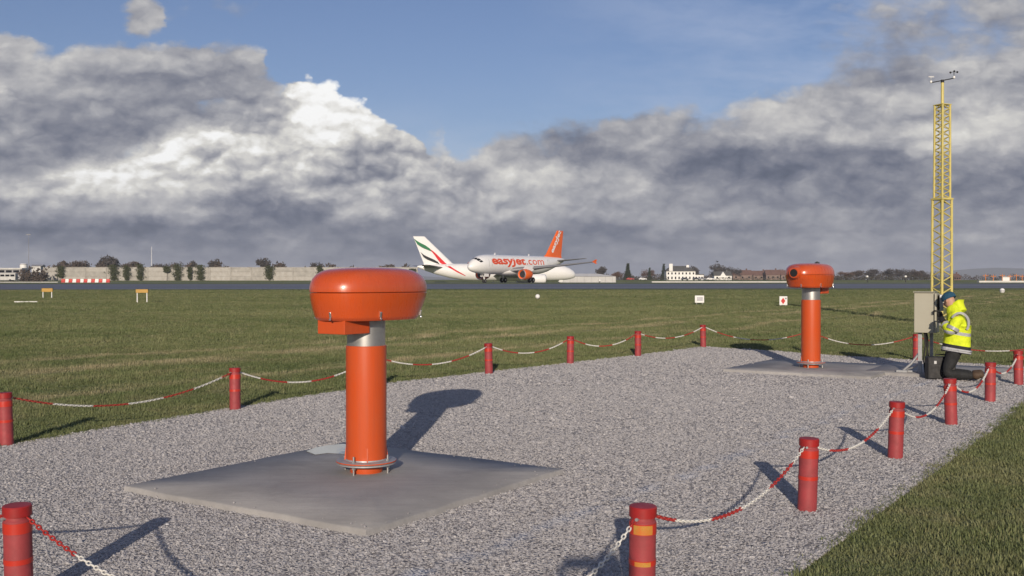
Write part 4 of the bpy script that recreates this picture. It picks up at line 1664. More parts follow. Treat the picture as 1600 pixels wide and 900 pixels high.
# --- narrow-body with orange fin, taxiing towards the left
NOSE = Vector((-8.85, 208.0))
jet = thing('airliner', 'white airliner with orange fin, orange engine and large orange lettering, on the runway', 'aircraft', (NOSE.x, NOSE.y, 1.012), math.radians(52.0))
ZC = 3.82
st = [(0.0, 0.06, ZC - 0.62), (0.15, 0.36, ZC - 0.60), (0.45, 0.68, ZC - 0.55), (0.9, 1.0, ZC - 0.44), (1.6, 1.33, ZC - 0.30), (2.5, 1.62, ZC - 0.16), (3.6, 1.84, ZC - 0.06), (5.0, 1.96, ZC), (6.5, 1.985, ZC), (22.0, 1.985, ZC),
      (24.0, 1.93, ZC + 0.06), (26.5, 1.68, ZC + 0.28), (29.0, 1.28, ZC + 0.62), (31.3, 0.84, ZC + 0.98), (33.0, 0.46, ZC + 1.22), (33.84, 0.20, ZC + 1.32)]
body, fus, fin_o = airliner(jet, st,
                            [(11.0, 0.8, 2.55, 7.4), (11.9, 1.9, 2.60, 6.6), (14.1, 6.4, 3.10, 3.9), (17.0, 12.0, 3.70, 2.6), (19.55, 17.0, 4.30, 1.55)],
                            [(28.6, 0.3, 4.85, 3.9), (29.3, 1.0, 4.90, 3.6), (32.7, 6.2, 5.40, 1.4)],
                            [(24.6, 5.3, 8.2), (26.6, 6.2, 6.0), (30.9, 11.76, 2.5)],
                            (10.2, 5.75, 1.75, 1.13, 3.3), (5.07, 16.2, 3.8, 0.38, 0.57), EZ_ORANGE, EZ_ORANGE, EZ_ORANGE)
# belly fairing
MB().loft([[(x, 1.75 * w * math.sin(2 * math.pi * i / 24), 2.35 + 0.85 * w * math.cos(2 * math.pi * i / 24)) for i in range(24)] for x, w in ((9.0, 0.05), (10.2, 0.7), (12.0, 1.0), (17.5, 1.0), (20.0, 0.6), (21.5, 0.05))]).build('belly_fairing', PLANE_WHITE, jet, smooth=50)
# cockpit windows
for s in (-1, 1):
    for (a0, a1, xa0, xa1, xb0, xb1) in ((3, 27, 1.52, 2.12, 1.56, 2.18), (30, 52, 1.60, 2.26, 1.78, 2.50), (55, 70, 1.86, 2.58, 2.20, 2.85)):
        vs = []
        N_ = 4
        for i in range(N_ + 1):
            f = i / N_
            a = math.radians(a0 + (a1 - a0) * f)
            for x in (xa0 + (xb0 - xa0) * f, xa1 + (xb1 - xa1) * f):
                r_, zc_ = body.at(x)
                vs.append((x - 0.01, s * (r_ + 0.02) * math.sin(a), zc_ + (r_ * 1.03 + 0.02) * math.cos(a)))
        fs = [(2 * i, 2 * i + 1, 2 * i + 3, 2 * i + 2) for i in range(N_)]
        MB().add(vs, fs).build('cockpit_window', GLASS, fus)
# lettering along the side that faces the field
me = text_mesh('easyJet', bold=0.034)
x0, x1 = fit(me)
k = 11.4 / (x1 - x0)
decal('lettering', me, lambda c: body.side(5.3 + (c.x - x0) * k, 3.90 + c.y * 2.35, -1, 0.035), EZ_TEXT, fus)
me = text_mesh('.com', bold=0.004)
x0b, x1b = fit(me)
kb = 6.4 / (x1b - x0b)
decal('lettering', me, lambda c: body.side(17.0 + (c.x - x0b) * kb, 3.90 + c.y * 2.25, -1, 0.035), EZ_TEXT, fus)
me = text_mesh('easyJet', bold=0.03)
x0c, x1c = fit(me)
kc = 5.9 / (x1c - x0c)
dirx, dirz = math.cos(math.radians(57)), math.sin(math.radians(57))


def fin_text(c):
    a, b = (c.x - x0c) * kc, c.y * 1.75
    x = 28.95 + a * dirx - b * dirz * 0.9
    z = 6.55 + a * dirz + b * dirx * 0.9
    return Vector((x, -0.30, z))


decal('fin_lettering', me, fin_text, PLANE_WHITE, fin_o)
for x in (8.2, 20.0):
    MB().loft([[(x, -0.03, ZC + 2.0), (x + 0.5, -0.03, ZC + 2.0), (x + 0.5, 0.03, ZC + 2.0), (x, 0.03, ZC + 2.0)], [(x + 0.25, -0.02, ZC + 2.45), (x + 0.5, -0.02, ZC + 2.45), (x + 0.5, 0.02, ZC + 2.45), (x + 0.25, 0.02, ZC + 2.45)]]).build('antenna', PLANE_WHITE, fus)
for x in (4.4, 25.0):                                       # cabin doors: thin frames
    fr = []
    for z_ in np.linspace(ZC - 0.55, ZC + 1.15, 8):
        fr.append(z_)
    mb = MB()
    for xx in (x, x + 0.82):
        vs = []
        for z_ in fr:
            vs += [body.side(xx, z_, -1, 0.02), body.side(xx + 0.05, z_, -1, 0.02)]
        mb.add(vs, [(2 * i, 2 * i + 1, 2 * i + 3, 2 * i + 2) for i in range(len(fr) - 1)])
    vs = [body.side(x, fr[-1], -1, 0.02), body.side(x + 0.87, fr[-1], -1, 0.02), body.side(x + 0.87, fr[-1] + 0.05, -1, 0.02), body.side(x, fr[-1] + 0.05, -1, 0.02)]
    mb.add(vs, [(0, 1, 2, 3)])
    mb.build('door_frame', PLANE_GREY, fus)

# --- wide-body with a striped fin, behind
L2 = 61.0
DEL = math.radians(15)
TAIL = Vector((-34.7, 375.0))
NOSE2 = TAIL + Vector((math.cos(DEL), math.sin(DEL))) * L2
heavy = thing('airliner', 'larger white airliner behind with red, green and black stripes on its fin', 'aircraft', (NOSE2.x, NOSE2.y, -1.0), math.pi + DEL)
Z2 = 5.45
R2 = 3.1
st2 = [(0.0, 0.1, Z2 - 1.0), (0.4, 0.9, Z2 - 0.95), (1.2, 1.5, Z2 - 0.75), (2.6, 2.1, Z2 - 0.5), (4.5, 2.6, Z2 - 0.25), (7.0, 2.95, Z2 - 0.06), (10.0, R2, Z2), (40.0, R2, Z2), (44.0, 3.0, Z2 + 0.1), (49.0, 2.55, Z2 + 0.5),
       (54.0, 1.85, Z2 + 1.05), (57.5, 1.15, Z2 + 1.5), (59.8, 0.6, Z2 + 1.85), (61.0, 0.18, Z2 + 2.05)]
body2, fus2, fin2 = airliner(heavy, st2,
                             [(19.5, 1.0, 3.9, 14.0), (21.0, 3.0, 4.0, 12.0), (26.5, 11.0, 4.9, 7.2), (38.5, 29.5, 7.6, 2.4)],
                             [(50.5, 0.5, 6.9, 8.0), (51.5, 1.5, 7.0, 7.3), (58.6, 10.6, 7.9, 2.7)],
                             [(44.0, 7.9, 14.5), (47.8, 8.7, 10.8), (58.3, 18.5, 4.2)],
                             (15.0, 9.6, 2.9, 1.85, 6.4), (5.9, 31.0, 5.0, 0.55, 0.66), PLANE_WHITE, PLANE_WHITE)


def px2(x, y):
    """picture position on the tail of the wide-body -> local side coordinates"""
    return (L2 - (x - 652) / 4.12, up(y, 376.0) + 1.0)


def stripe_poly(edge_a, edge_b):
    return [px2(*p) for p in edge_a] + [px2(*p) for p in reversed(edge_b)]


def tail_map(c):
    return Vector(body2.side(c.x, c.y, 1, 0.05, fin=0.62 if c.y > 8.2 else None))


green = stripe_poly([(646.5, 373.0), (651, 376.5), (657, 380), (664, 383.5), (671, 388.5)], [(651.5, 381.5), (657, 385.5), (663, 388.5), (669, 391), (673.5, 393)])
black = stripe_poly([(656.5, 394.0), (662, 398.5), (669, 402), (676, 405), (683, 409)], [(661, 401.5), (666, 405), (673, 408), (679, 410.5), (686, 413.0)])
red = stripe_poly([(671, 389), (676, 392.5), (681, 397), (688, 404), (695, 411), (703, 417.5), (713, 424), (724, 430.5)], [(674, 393.5), (678, 398.5), (682, 404.5), (687, 411), (693, 415), (700, 419), (711, 425.5), (724, 431.5)])
decal('stripe', poly_mesh(green), tail_map, FLAG_GREEN, fin2, 0.6)
decal('stripe', poly_mesh(black), tail_map, FLAG_BLACK, fin2, 0.6)
decal('stripe', poly_mesh(red), tail_map, FLAG_RED, fin2, 0.6)

# ------------------------------------------------------------------ vegetation
BARK = mat('bark', (0.075, 0.060, 0.048), 0.9, var=0.3, scale=2.0)


def twig_mat(name, c, c2):
    return mat(name, c, 0.9, color2=c2, scale=0.35)


TWIG = [twig_mat('twigs_brown', (0.105, 0.080, 0.062), (0.060, 0.048, 0.040)), twig_mat('twigs_grey', (0.095, 0.085, 0.078), (0.055, 0.050, 0.050)),
        twig_mat('twigs_rust', (0.150, 0.085, 0.055), (0.090, 0.055, 0.040)), twig_mat('evergreen', (0.035, 0.048, 0.022), (0.020, 0.030, 0.014))]
IVY = twig_mat('ivy_leaf', (0.075, 0.085, 0.035), (0.040, 0.050, 0.022))
HEDGE = twig_mat('hedge_leaf', (0.060, 0.055, 0.032), (0.032, 0.034, 0.020))


def crown_geo(r, w, h, n, size, cone=False, thin=0.25, dep=None):
    vs, fs = [], []
    dep = dep or w
    lobes = [(r.uniform(-0.6, 0.6) * w * 0.5, r.uniform(-0.6, 0.6) * dep * 0.5, r.uniform(0.25, 0.8) * h, r.uniform(0.3, 0.55)) for _ in range(9)]
    for _ in range(n):
        if cone:
            zf = r.random() ** 1.5
            rad = (1 - zf) * w / 2 * math.sqrt(r.random()) * r.uniform(0.7, 1.1)
            a = r.uniform(0, 6.28)
            p = Vector((rad * math.cos(a), rad * math.sin(a), zf * h))
        else:
            lx, ly, lz, lr = r.choice(lobes)
            d = Vector((r.gauss(0, 1), r.gauss(0, 1), r.gauss(0, 1))).normalized() * (r.random() ** 0.5) * lr
            p = Vector((lx + d.x * w * 0.6, ly + d.y * dep * 0.6, max(0.02 * h, lz + d.z * h * 0.55)))
        u = Vector((r.gauss(0, 1), r.gauss(0, 1), r.gauss(0.4, 1))).normalized()
        v = u.orthogonal().normalized()
        s = size * r.uniform(0.6, 1.5)
        o = len(vs)
        vs += [p - v * s * thin, p + v * s * thin, p + u * s]
        fs.append((o, o + 1, o + 2))
    return vs, fs


def tree(name, label, x, Y, ytop, w_px, style, seed, n=1500, group='trees along the horizon', ybase=None):
    p = far(x, Y)
    h = up(ytop, Y) - p.z
    w = w_px * Y / F
    t = thing(name, label, 'tree', p, 0.0, group)
    r = random.Random(seed)
    mb = MB()
    tr = max(0.12, h * 0.025)
    mb.path([(0, 0, -0.3), (0.02 * h, 0, 0.2 * h), (0, 0.02 * h, 0.45 * h), (-0.01 * h, 0, 0.8 * h)], [tr * 1.3, tr, tr * 0.7, tr * 0.2], 7)
    if style != 3:
        for k in range(7):
            a = r.uniform(0, 6.28)
            z = h * r.uniform(0.2, 0.5)
            e = Vector((math.cos(a) * w * 0.33, math.sin(a) * w * 0.33, h * r.uniform(0.6, 0.92)))
            mb.path([(0, 0, z), (e.x * 0.5, e.y * 0.5, z + (e.z - z) * 0.6), e], [tr * 0.5, tr * 0.3, tr * 0.08], 5)
    mb.build('trunk', BARK, t, smooth=60)
    vs, fs = crown_geo(r, w, h * (0.98 if style == 3 else 0.82), n, h * 0.09 if style != 3 else h * 0.10, cone=(style == 3))
    z0 = 0.02 * h if style == 3 else 0.16 * h
    MB().add([(a, b, c + z0) for a, b, c in vs], fs).build('crown', TWIG[style], t)
    return t


tree('bare_tree', 'largest bare dark tree above the concrete wall at the left', 166, 520, 394, 40, 1, 1, 3200)
tree('bare_tree', 'low bare brown tree left of the largest bare tree, over the wall', 118, 520, 408, 46, 0, 2, 1800)
tree('bare_tree', 'bare brown tree near the left end of the concrete wall', 92, 530, 409, 26, 0, 3)
tree('bare_tree', 'bare tree just right of the largest bare tree, over the wall', 205, 520, 407, 40, 0, 4, 1800)
tree('bare_tree', 'bare bush-like tree over the wall left of the thin white pole', 262, 540, 410, 46, 1, 5, 1600)
tree('bare_tree', 'bare tree over the wall right of the thin white pole', 298, 540, 406, 22, 1, 6)
tree('bare_tree', 'rounded bare tree over the middle of the concrete wall', 338, 540, 404, 26, 1, 7)
tree('bare_tree', 'rounded bare tree over the right half of the concrete wall', 412, 540, 404, 26, 1, 8)
tree('bare_tree', 'small bare tree over the wall, right of the rounded ones', 440, 560, 409, 14, 0, 9, 900)
tree('bare_tree', 'bare tree left of the near transmissometer head', 496, 540, 408, 26, 1, 10)
tree('bare_tree', 'bare tree right above the near transmissometer head', 606, 540, 409, 22, 0, 11)
tree('conifer', 'dark pointed conifer between the grey shed and the white house', 981, 640, 413, 14, 3, 12, 1800)
tree('bare_tree', 'bare tree behind the right end of the grey shed', 938, 640, 415, 22, 1, 13)
tree('bare_tree', 'reddish bare tree right of the grey shed', 964, 660, 421, 20, 2, 14, 900)
tree('bare_tree', 'bare tree just left of the white house', 1012, 700, 421, 24, 2, 15, 1100)
tree('evergreen_tree', 'small dark evergreen close to the left end of the white house', 1015, 690, 419, 7, 3, 16, 700)
tree('evergreen_tree', 'dark evergreen touching the tall white chimney', 1037, 730, 413, 12, 3, 17, 900)
tree('bare_tree', 'dark tree behind the right end of the white house', 1084, 760, 415, 22, 1, 18, 1200)
tree('bare_tree', 'broad dark tree right of the white house, below the bird', 1126, 720, 412, 40, 1, 19, 2200)
tree('bare_tree', 'low dark tree right of the broad one, over the red roofs', 1152, 760, 419, 26, 1, 20, 1200)
tree('bare_tree', 'bare tree left of the far transmissometer head', 1226, 800, 420, 24, 2, 21, 1100)
rt = [(1322, 424, 26, 2), (1338, 422, 24, 0), (1362, 417.5, 28, 1), (1388, 418.5, 26, 1), (1410, 419, 26, 1), (1428, 420, 22, 0), (1444, 421, 20, 1)]
rl = ['first low reddish tree right of the far transmissometer head', 'second low tree right of the far transmissometer head', 'rounded bare tree, third right of the far transmissometer head',
      'rounded bare tree, fourth right of the far transmissometer head', 'rounded bare tree, fifth right of the far transmissometer head', 'bare tree next to the last one left of the yellow mast', 'last bare tree left of the yellow mast']
for i, ((x, yt, w, sty), lb) in enumerate(zip(rt, rl)):
    tree('bare_tree', lb, x, 620 + 15 * i, yt, w, sty, 40 + i, 1600)


def belt(name, label, segs, material, seed, n_per_m=5.0):
    """low scrub that reads as one mass: (x px from, x px to, distance, top row)"""
    r = random.Random(seed)
    vs, fs = [], []
    for xa, xb, Y, ytop in segs:
        A_, B_ = far(xa, Y), far(xb, Y)
        h = up(ytop, Y) - A_.z
        n_ = int((B_ - A_).length * n_per_m)
        for _ in range(n_):
            f = r.random()
            hh = h * (0.55 + 0.35 * math.sin(f * 37 + seed) * math.sin(f * 13.7 + 2 * seed) + 0.25 * r.random())
            p = A_.lerp(B_, f) + Vector((0, r.uniform(-3, 3), r.random() * hh))
            u = Vector((r.gauss(0, 1), r.gauss(0, 1), r.gauss(0.5, 1))).normalized()
            v = u.orthogonal().normalized()
            s = h * 0.16 * r.uniform(0.6, 1.5)
            o = len(vs)
            vs += [p - v * s * 0.45, p + v * s * 0.45, p + u * s]
            fs.append((o, o + 1, o + 2))
    o = MB().add(vs, fs).build(name, material)
    return tag(o, label, 'scrub', kind='stuff')


belt('scrub_belt', 'brown winter scrub along the top and ends of the concrete wall', [(70, 300, 500, 412), (300, 640, 500, 413.5), (30, 72, 440, 418), (34, 70, 438, 422), (34, 70, 437, 424)], TWIG[0], 3, 30)
belt('hedge_belt', 'dark hedge line at the right behind the runway', [(1115, 1250, 640, 432), (900, 1045, 600, 431), (1300, 1470, 560, 429)], HEDGE, 4, 26)
belt('far_wood', 'distant brown woodland along the horizon at the right', [(1240, 1460, 900, 424), (1470, 1620, 900, 428), (880, 1250, 950, 426)], TWIG[0], 5, 20)

# ------------------------------------------------------------------ concrete wall with ivy
WALLY = 450.0
wall_mat = mat('old_concrete', (0.40, 0.385, 0.35), 0.9, color2=(0.27, 0.26, 0.235), scale=0.5, bump=0.4, bscale=3.0)
wall_mat2 = mat('old_concrete_worn', (0.33, 0.31, 0.275), 0.9, color2=(0.43, 0.42, 0.39), scale=0.7, bump=0.4, bscale=3.0)
w0 = far(69, WALLY)
w1 = far(652, WALLY)
wall = thing('concrete_wall', 'long weathered pale concrete plank wall behind the runway at the left', 'wall', (w0.x, WALLY, w0.z))
wl = w1.x - w0.x
wh = up(418, WALLY) - w0.z
bays = 18
bw = wl / bays
rw = random.Random(3)
for i in range(bays + 1):
    MB().box((i * bw, -0.10, wh / 2), (0.45, 0.5, wh + 0.1)).build('pillar', wall_mat, wall)
for i in range(bays):
    for j in range(3):
        hh = wh / 3
        MB().box((i * bw + bw / 2, rw.uniform(-0.05, 0.05), j * hh + hh / 2), (bw - 0.46, 0.28, hh - 0.06)).build('plank', wall_mat if rw.random() < 0.6 else wall_mat2, wall)
MB().box((wl / 2, 0.05, wh + 0.12), (wl + 0.6, 0.5, 0.16)).build('coping', wall_mat2, wall)


def ivy(x, w_px, y0, y1, label, seed):
    p = far(x, WALLY - 1.0)
    Y = WALLY - 1.0
    t = thing('ivy_clump', label, 'ivy', (p.x, Y, w0.z), 0.0, 'ivy clumps on the concrete wall')
    r = random.Random(seed)
    w = w_px * Y / F
    z0, z1 = up(y1, Y) - w0.z, up(y0, Y) - w0.z
    vs, fs = [], []
    for _ in range(700):
        f = r.random()
        ww = w * (0.45 + 0.35 * math.sin(f * 7 + seed) ** 2 + 0.2 * f)
        q = Vector((r.gauss(0, 0.42) * ww, -0.2 + r.uniform(-0.7, 0.4), z0 + (z1 - z0) * f))
        u = Vector((r.gauss(0, 1), r.gauss(-0.5, 0.6), r.gauss(0, 1))).normalized()
        v = u.orthogonal().normalized()
        s = r.uniform(0.25, 0.6)
        o = len(vs)
        vs += [q - v * s * 0.5, q + v * s * 0.5, q + u * s]
        fs.append((o, o + 1, o + 2))
    MB().add(vs, fs).build('foliage', IVY, t)
    MB().path([(0, 0, 0), (0.2, -0.15, (z0 + z1) / 2), (0, -0.1, z1)], [0.12, 0.09, 0.04], 5).build('stem', BARK, t)


for i, (x, w, y0, y1) in enumerate(((95, 12, 414, 433), (178, 15, 412, 437), (198, 10, 413, 437), (219, 11, 411, 437), (261, 9, 415, 425), (278, 13, 411, 438), (297, 6, 415, 436), (313, 13, 412, 437), (421, 14, 413, 436), (500, 7, 414, 430), (645, 9, 418, 436))):
    ivy(x, w * 0.8, y0 + 2, y1, ('ivy clump number %s along the wall, counted from its left end' % ['one', 'two', 'three', 'four', 'five', 'six', 'seven', 'eight', 'nine', 'ten', 'eleven'][i]), 60 + i)

# ------------------------------------------------------------------ barrier blocks, lamps, vehicles at the left
BAR_RED = mat('barrier_red', (0.55, 0.05, 0.04), 0.5, var=0.2, scale=1.0)
BY = 243.5
nblk = 13
for i in range(nblk):
    x = 96 + (172 - 96) * (i + 0.5) / nblk
    p = far(x, BY + 0.25 * math.sin(i * 1.3))
    w = (172 - 96) / nblk * BY / F * 0.97
    mb = MB().loft([[(-w / 2, -0.28, 0), (w / 2, -0.28, 0), (w / 2, 0.28, 0), (-w / 2, 0.28, 0)], [(-w / 2, -0.24, 0.2), (w / 2, -0.24, 0.2), (w / 2, 0.24, 0.2), (-w / 2, 0.24, 0.2)],
                    [(-w / 2 * 0.98, -0.11, 0.42), (w / 2 * 0.98, -0.11, 0.42), (w / 2 * 0.98, 0.11, 0.42), (-w / 2 * 0.98, 0.11, 0.42)], [(-w / 2 * 0.96, -0.08, 0.88), (w / 2 * 0.96, -0.08, 0.88), (w / 2 * 0.96, 0.08, 0.88), (-w / 2 * 0.96, 0.08, 0.88)]])
    red_ = i % 2 == 0
    o = mb.build('barrier_block', BAR_RED if red_ else WHITE, bevel=0.02, loc=p)
    nth = ['first', 'second', 'third', 'fourth', 'fifth', 'sixth', 'seventh'][i // 2]
    tag(o, '%s plastic barrier block, %s %s one from the left in the row before the wall' % ('red' if red_ else 'white', nth, 'red' if red_ else 'white'), 'barrier', 'red and white barrier blocks in a row')


def lamp_mast(x, ytop, ybot, Y, label, head):
    p = far(x, Y)
    h = up(ytop, Y) - p.z
    t = thing('lamp_mast', label, 'lamp mast', p)
    MB().tube((0, 0, 0), (0, 0, h), 0.22, 0.10, 10).build('pole', PLANE_GREY if head else WHITE, t, smooth=40)
    if head:
        MB().box((0, 0, h - 0.1), (2.6, 0.4, 0.25)).build('head_frame', GREY, t)
        for k in (-1, -0.33, 0.33, 1):
            MB().box((k * 1.1, -0.3, h - 0.3), (0.5, 0.35, 0.4)).build('floodlight', GREY, t, bevel=0.03)
    else:
        MB().tube((0, 0, h), (0, 0, h + 0.6), 0.05, 0.03, 8).build('tip', WHITE, t)


lamp_mast(45, 366, 415, 620, 'tall floodlight mast above the vehicles at the left', True)
lamp_mast(237, 386, 410, 620, 'thin white pole above the concrete wall', False)

SHED_W = mat('weathered_white', (0.55, 0.55, 0.53), 0.6, var=0.2, scale=0.8)
# white coach and flat building at the far left
LY = 436.0
p = far(6, LY)
bz = up(437.5, LY)
t = thing('coach', 'white coach with dark windows parked at the far left', 'coach', (p.x, LY, hill(LY)))
bl = 40 * LY / F
MB().box((0, 0, 2.05), (bl, 2.5, 2.9)).build('body', SHED_W, t, bevel=0.15)
for k in range(5):
    MB().box((-bl / 2 + bl * (k + 0.55) / 5.1, -1.27, 2.55), (bl / 6.2, 0.05, 0.85)).build('window', GLASS, t, bevel=0.02)
for k in (-0.32, 0.3):
    MB().tube((k * bl, -1.28, 0.5), (k * bl, -0.9, 0.5), 0.5, n=16).build('wheel', TYRE, t, smooth=40)
    MB().tube((k * bl, 1.28, 0.5), (k * bl, 0.9, 0.5), 0.5, n=16).build('wheel', TYRE, t, smooth=40)
p = far(4, 470)
b = thing('flat_roofed_building', 'low building with a pale flat roof behind the white coach', 'building', p)
bw_ = 72 * 470 / F
hb = up(420, 470) - p.z
MB().box((0, 0, hb / 2 - 0.2), (bw_, 8, hb - 0.4)).build('wall', GREY, b)
MB().box((0, 0, hb), (bw_ + 1, 9, 0.7)).build('roof', SHED_W, b)
for k in range(6):
    MB().box((-bw_ / 2 + bw_ * (k + 0.6) / 6.3, -4.03, hb - 1.2), (bw_ / 8, 0.06, 1.0)).build('window', GLASS, b)
p = far(37, 520)
hh = up(412, 520) - p.z
tk = thing('storage_tank', 'pale round tank beyond the hedge at the far left', 'tank', p)
rr_ = 5.5 * 520 / F
MB().lathe([(rr_ * 0.5, 0), (rr_, 0), (rr_, hh - 0.4), (rr_ * 0.8, hh), (0.1, hh + 0.1)], 28).build('drum', WHITE, tk, smooth=40)
MB().lathe([(rr_ * 0.9, hh - 0.5), (rr_ + 0.08, hh - 0.5), (rr_ + 0.08, hh - 0.25), (rr_ * 0.9, hh - 0.25)], 28).build('rim', GREY, tk, smooth=40)
p = far(60, 540)
hh = up(416, 540) - p.z
b = thing('low_shed', 'small pale shed between the tank and the concrete wall', 'shed', p)
MB().box((0, 0, hh / 2), (14 * 540 / F, 5, hh)).build('wall', SHED_W, b)
MB().loft([[(-3, -2.8, hh), (3, -2.8, hh), (3, 2.8, hh), (-3, 2.8, hh)], [(-3, -0.1, hh + 0.9), (3, -0.1, hh + 0.9), (3, 0.1, hh + 0.9), (-3, 0.1, hh + 0.9)]]).build('roof', GREY, b)
# pale kerb strip behind the runway at both ends
KERB = mat('pale_concrete', (0.62, 0.61, 0.57), 0.8, var=0.2, scale=0.6)
for (xa, xb, Y, h_, lb) in ((0, 92, 246, 0.22, 'pale concrete strip along the far runway edge at the left'), (1018, 1252, 246, 0.34, 'pale strip along the far runway edge before the white house'), (1528, 1640, 246, 0.50, 'white strip before the orange approach light posts at the right')):
    a_, b_ = far(xa, Y), far(xb, Y)
    tag(MB().box(((a_.x + b_.x) / 2, Y, hill(Y) + h_ / 2), (b_.x - a_.x, 1.2, h_)).build('kerb_strip', KERB, bevel=0.03), lb, 'kerb')

# ------------------------------------------------------------------ buildings at the right
p = far(917, 428)
sh = thing('long_shed', 'long low pale grey shed with a shallow roof right of the airliners', 'shed', (p.x, 428, 0.0))
sw = 87 * 428 / F
he = up(432, 428)
hr = up(427.5, 428)
SHED = mat('pale_sheeting', (0.50, 0.50, 0.49), 0.7, var=0.15, scale=0.5)
SHED_R = mat('pale_roof_sheet', (0.58, 0.58, 0.57), 0.6, var=0.15, scale=0.4)
MB().box((0, 0, he / 2), (sw, 9, he)).build('wall', SHED, sh)
MB().loft([[(-sw / 2 - 0.3, -4.8, he), (sw / 2 + 0.3, -4.8, he), (sw / 2 + 0.3, 4.8, he), (-sw / 2 - 0.3, 4.8, he)], [(-sw / 2 + 4.5, -1.0, hr), (sw / 2 - 7.5, -1.0, hr), (sw / 2 - 7.5, 1.0, hr), (-sw / 2 + 4.5, 1.0, hr)]]).build('roof', SHED_R, sh)
for k in range(8):
    MB().box((-sw / 2 + sw * (k + 0.5) / 8, -4.53, he / 2), (0.12, 0.05, he - 0.1)).build('cladding_rib', GREY, sh)

HWALL = mat('white_render', (0.80, 0.79, 0.76), 0.8, var=0.08, scale=0.4)
SLATE = mat('grey_slate', (0.105, 0.105, 0.10), 0.8, var=0.3, scale=0.8)
TILE_R = mat('red_tiles', (0.17, 0.098, 0.078), 0.85, var=0.3, scale=0.6)
HY = 690.0
p = far(1062, HY)
ho = thing('white_house', 'large white two-storey house with slate roof and tall white chimney', 'house', p)
hw, hd = 45 * HY / F, 10.0
eh = up(424, HY) - p.z
rh = up(415.5, HY) - p.z
MB().box((0, 0, eh / 2), (hw, hd, eh)).build('wall', HWALL, ho)
roof = MB().loft([[(-hw / 2 - 0.4, -hd / 2 - 0.5, eh), (hw / 2 + 0.4, -hd / 2 - 0.5, eh), (hw / 2 + 0.4, hd / 2 + 0.5, eh), (-hw / 2 - 0.4, hd / 2 + 0.5, eh)],
                  [(-hw / 2 + 3.6, -0.2, rh), (hw / 2 - 4.5, -0.2, rh), (hw / 2 - 4.5, 0.2, rh), (-hw / 2 + 3.6, 0.2, rh)]]).build('roof', SLATE, ho)
MB().box((-hw / 2 + 3.0, -hd / 2 + 0.6, (eh + rh) / 2 + 0.6), (2.3, 1.6, rh - eh + 1.6)).build('chimney', HWALL, roof)
MB().box((hw / 2 - 4.6, -1.0, rh - 0.4), (1.8, 1.2, 2.0)).build('chimney', HWALL, roof)
for j, zf in enumerate((0.25, 0.76)):
    for i in range(8):
        MB().box((-hw / 2 + hw * (i + 0.55) / 8.1, -hd / 2 - 0.02, eh * zf), (0.95, 0.10, 1.35 if j else 1.7)).build('window', GLASS, ho)
ex = MB().box((hw / 2 + 2.6, -1.0, eh * 0.30), (6.0, 7.0, eh * 0.6)).build('extension', HWALL, ho)
MB().box((hw / 2 + 2.6, -1.0, eh * 0.64), (6.6, 7.6, 0.5)).build('extension_roof', SLATE, ex)
for i in range(3):
    MB().box((hw / 2 + 0.7 + i * 1.9, -4.53, eh * 0.27), (1.0, 0.08, 1.3)).build('window', GLASS, ex)

BRICK = mat('far_brick', (0.23, 0.17, 0.145), 0.9, var=0.25, scale=0.8)
houses = [(1128, 700, 424, 30, HWALL, SLATE, 'small house with a white gable right of the white house'), (1158, 760, 422, 34, BRICK, TILE_R, 'red-roofed house, leftmost of the row before the far trees'),
          (1186, 780, 423, 30, BRICK, TILE_R, 'red-roofed house, second of the row before the far trees'), (1206, 770, 421.5, 24, BRICK, TILE_R, 'red-roofed house, third of the row before the far trees'),
          (1230, 790, 422, 26, BRICK, TILE_R, 'red-roofed house, nearest the far transmissometer head'), (1492, 760, 427.5, 12, TILE_R, TILE_R, 'small reddish house just right of the yellow mast')]
for (x, Y, ytop, w_px, wm, rm, lb) in houses:
    p = far(x, Y)
    w = w_px * Y / F * 0.9
    rh_ = up(ytop, Y) - p.z
    eh_ = rh_ * 0.5
    o = thing('house', lb, 'house', p, math.radians(random.uniform(-14, 14)))
    d = 8.0
    MB().box((0, 0, eh_ / 2), (w, d, eh_)).build('wall', wm, o)
    MB().loft([[(-w / 2 - 0.3, -d / 2 - 0.4, eh_), (w / 2 + 0.3, -d / 2 - 0.4, eh_), (w / 2 + 0.3, d / 2 + 0.4, eh_), (-w / 2 - 0.3, d / 2 + 0.4, eh_)],
               [(-w / 2 - 0.3, -0.1, rh_), (w / 2 + 0.3, -0.1, rh_), (w / 2 + 0.3, 0.1, rh_), (-w / 2 - 0.3, 0.1, rh_)]]).build('roof', rm, o)
    MB().box((w * 0.28, 0.4, rh_ + 0.2), (0.9, 0.7, 1.8)).build('chimney', rm, o)
    for i in range(3):
        MB().box((-w / 2 + w * (i + 0.5) / 3, -d / 2 - 0.03, eh_ * 0.55), (1.2, 0.08, 1.1)).build('window', GLASS, o)
    if 'gable' in lb:
        MB().add([(-2.6, -d / 2 - 0.6, eh_ * 0.6), (2.6, -d / 2 - 0.6, eh_ * 0.6), (0, -d / 2 - 0.6, rh_ * 0.95), (-2.6, 0, eh_ * 0.6), (2.6, 0, eh_ * 0.6), (0, 0, rh_ * 0.95)],
                 [(0, 1, 2), (5, 4, 3), (0, 3, 4, 1), (1, 4, 5, 2), (2, 5, 3, 0)]).build('gable', HWALL, o)


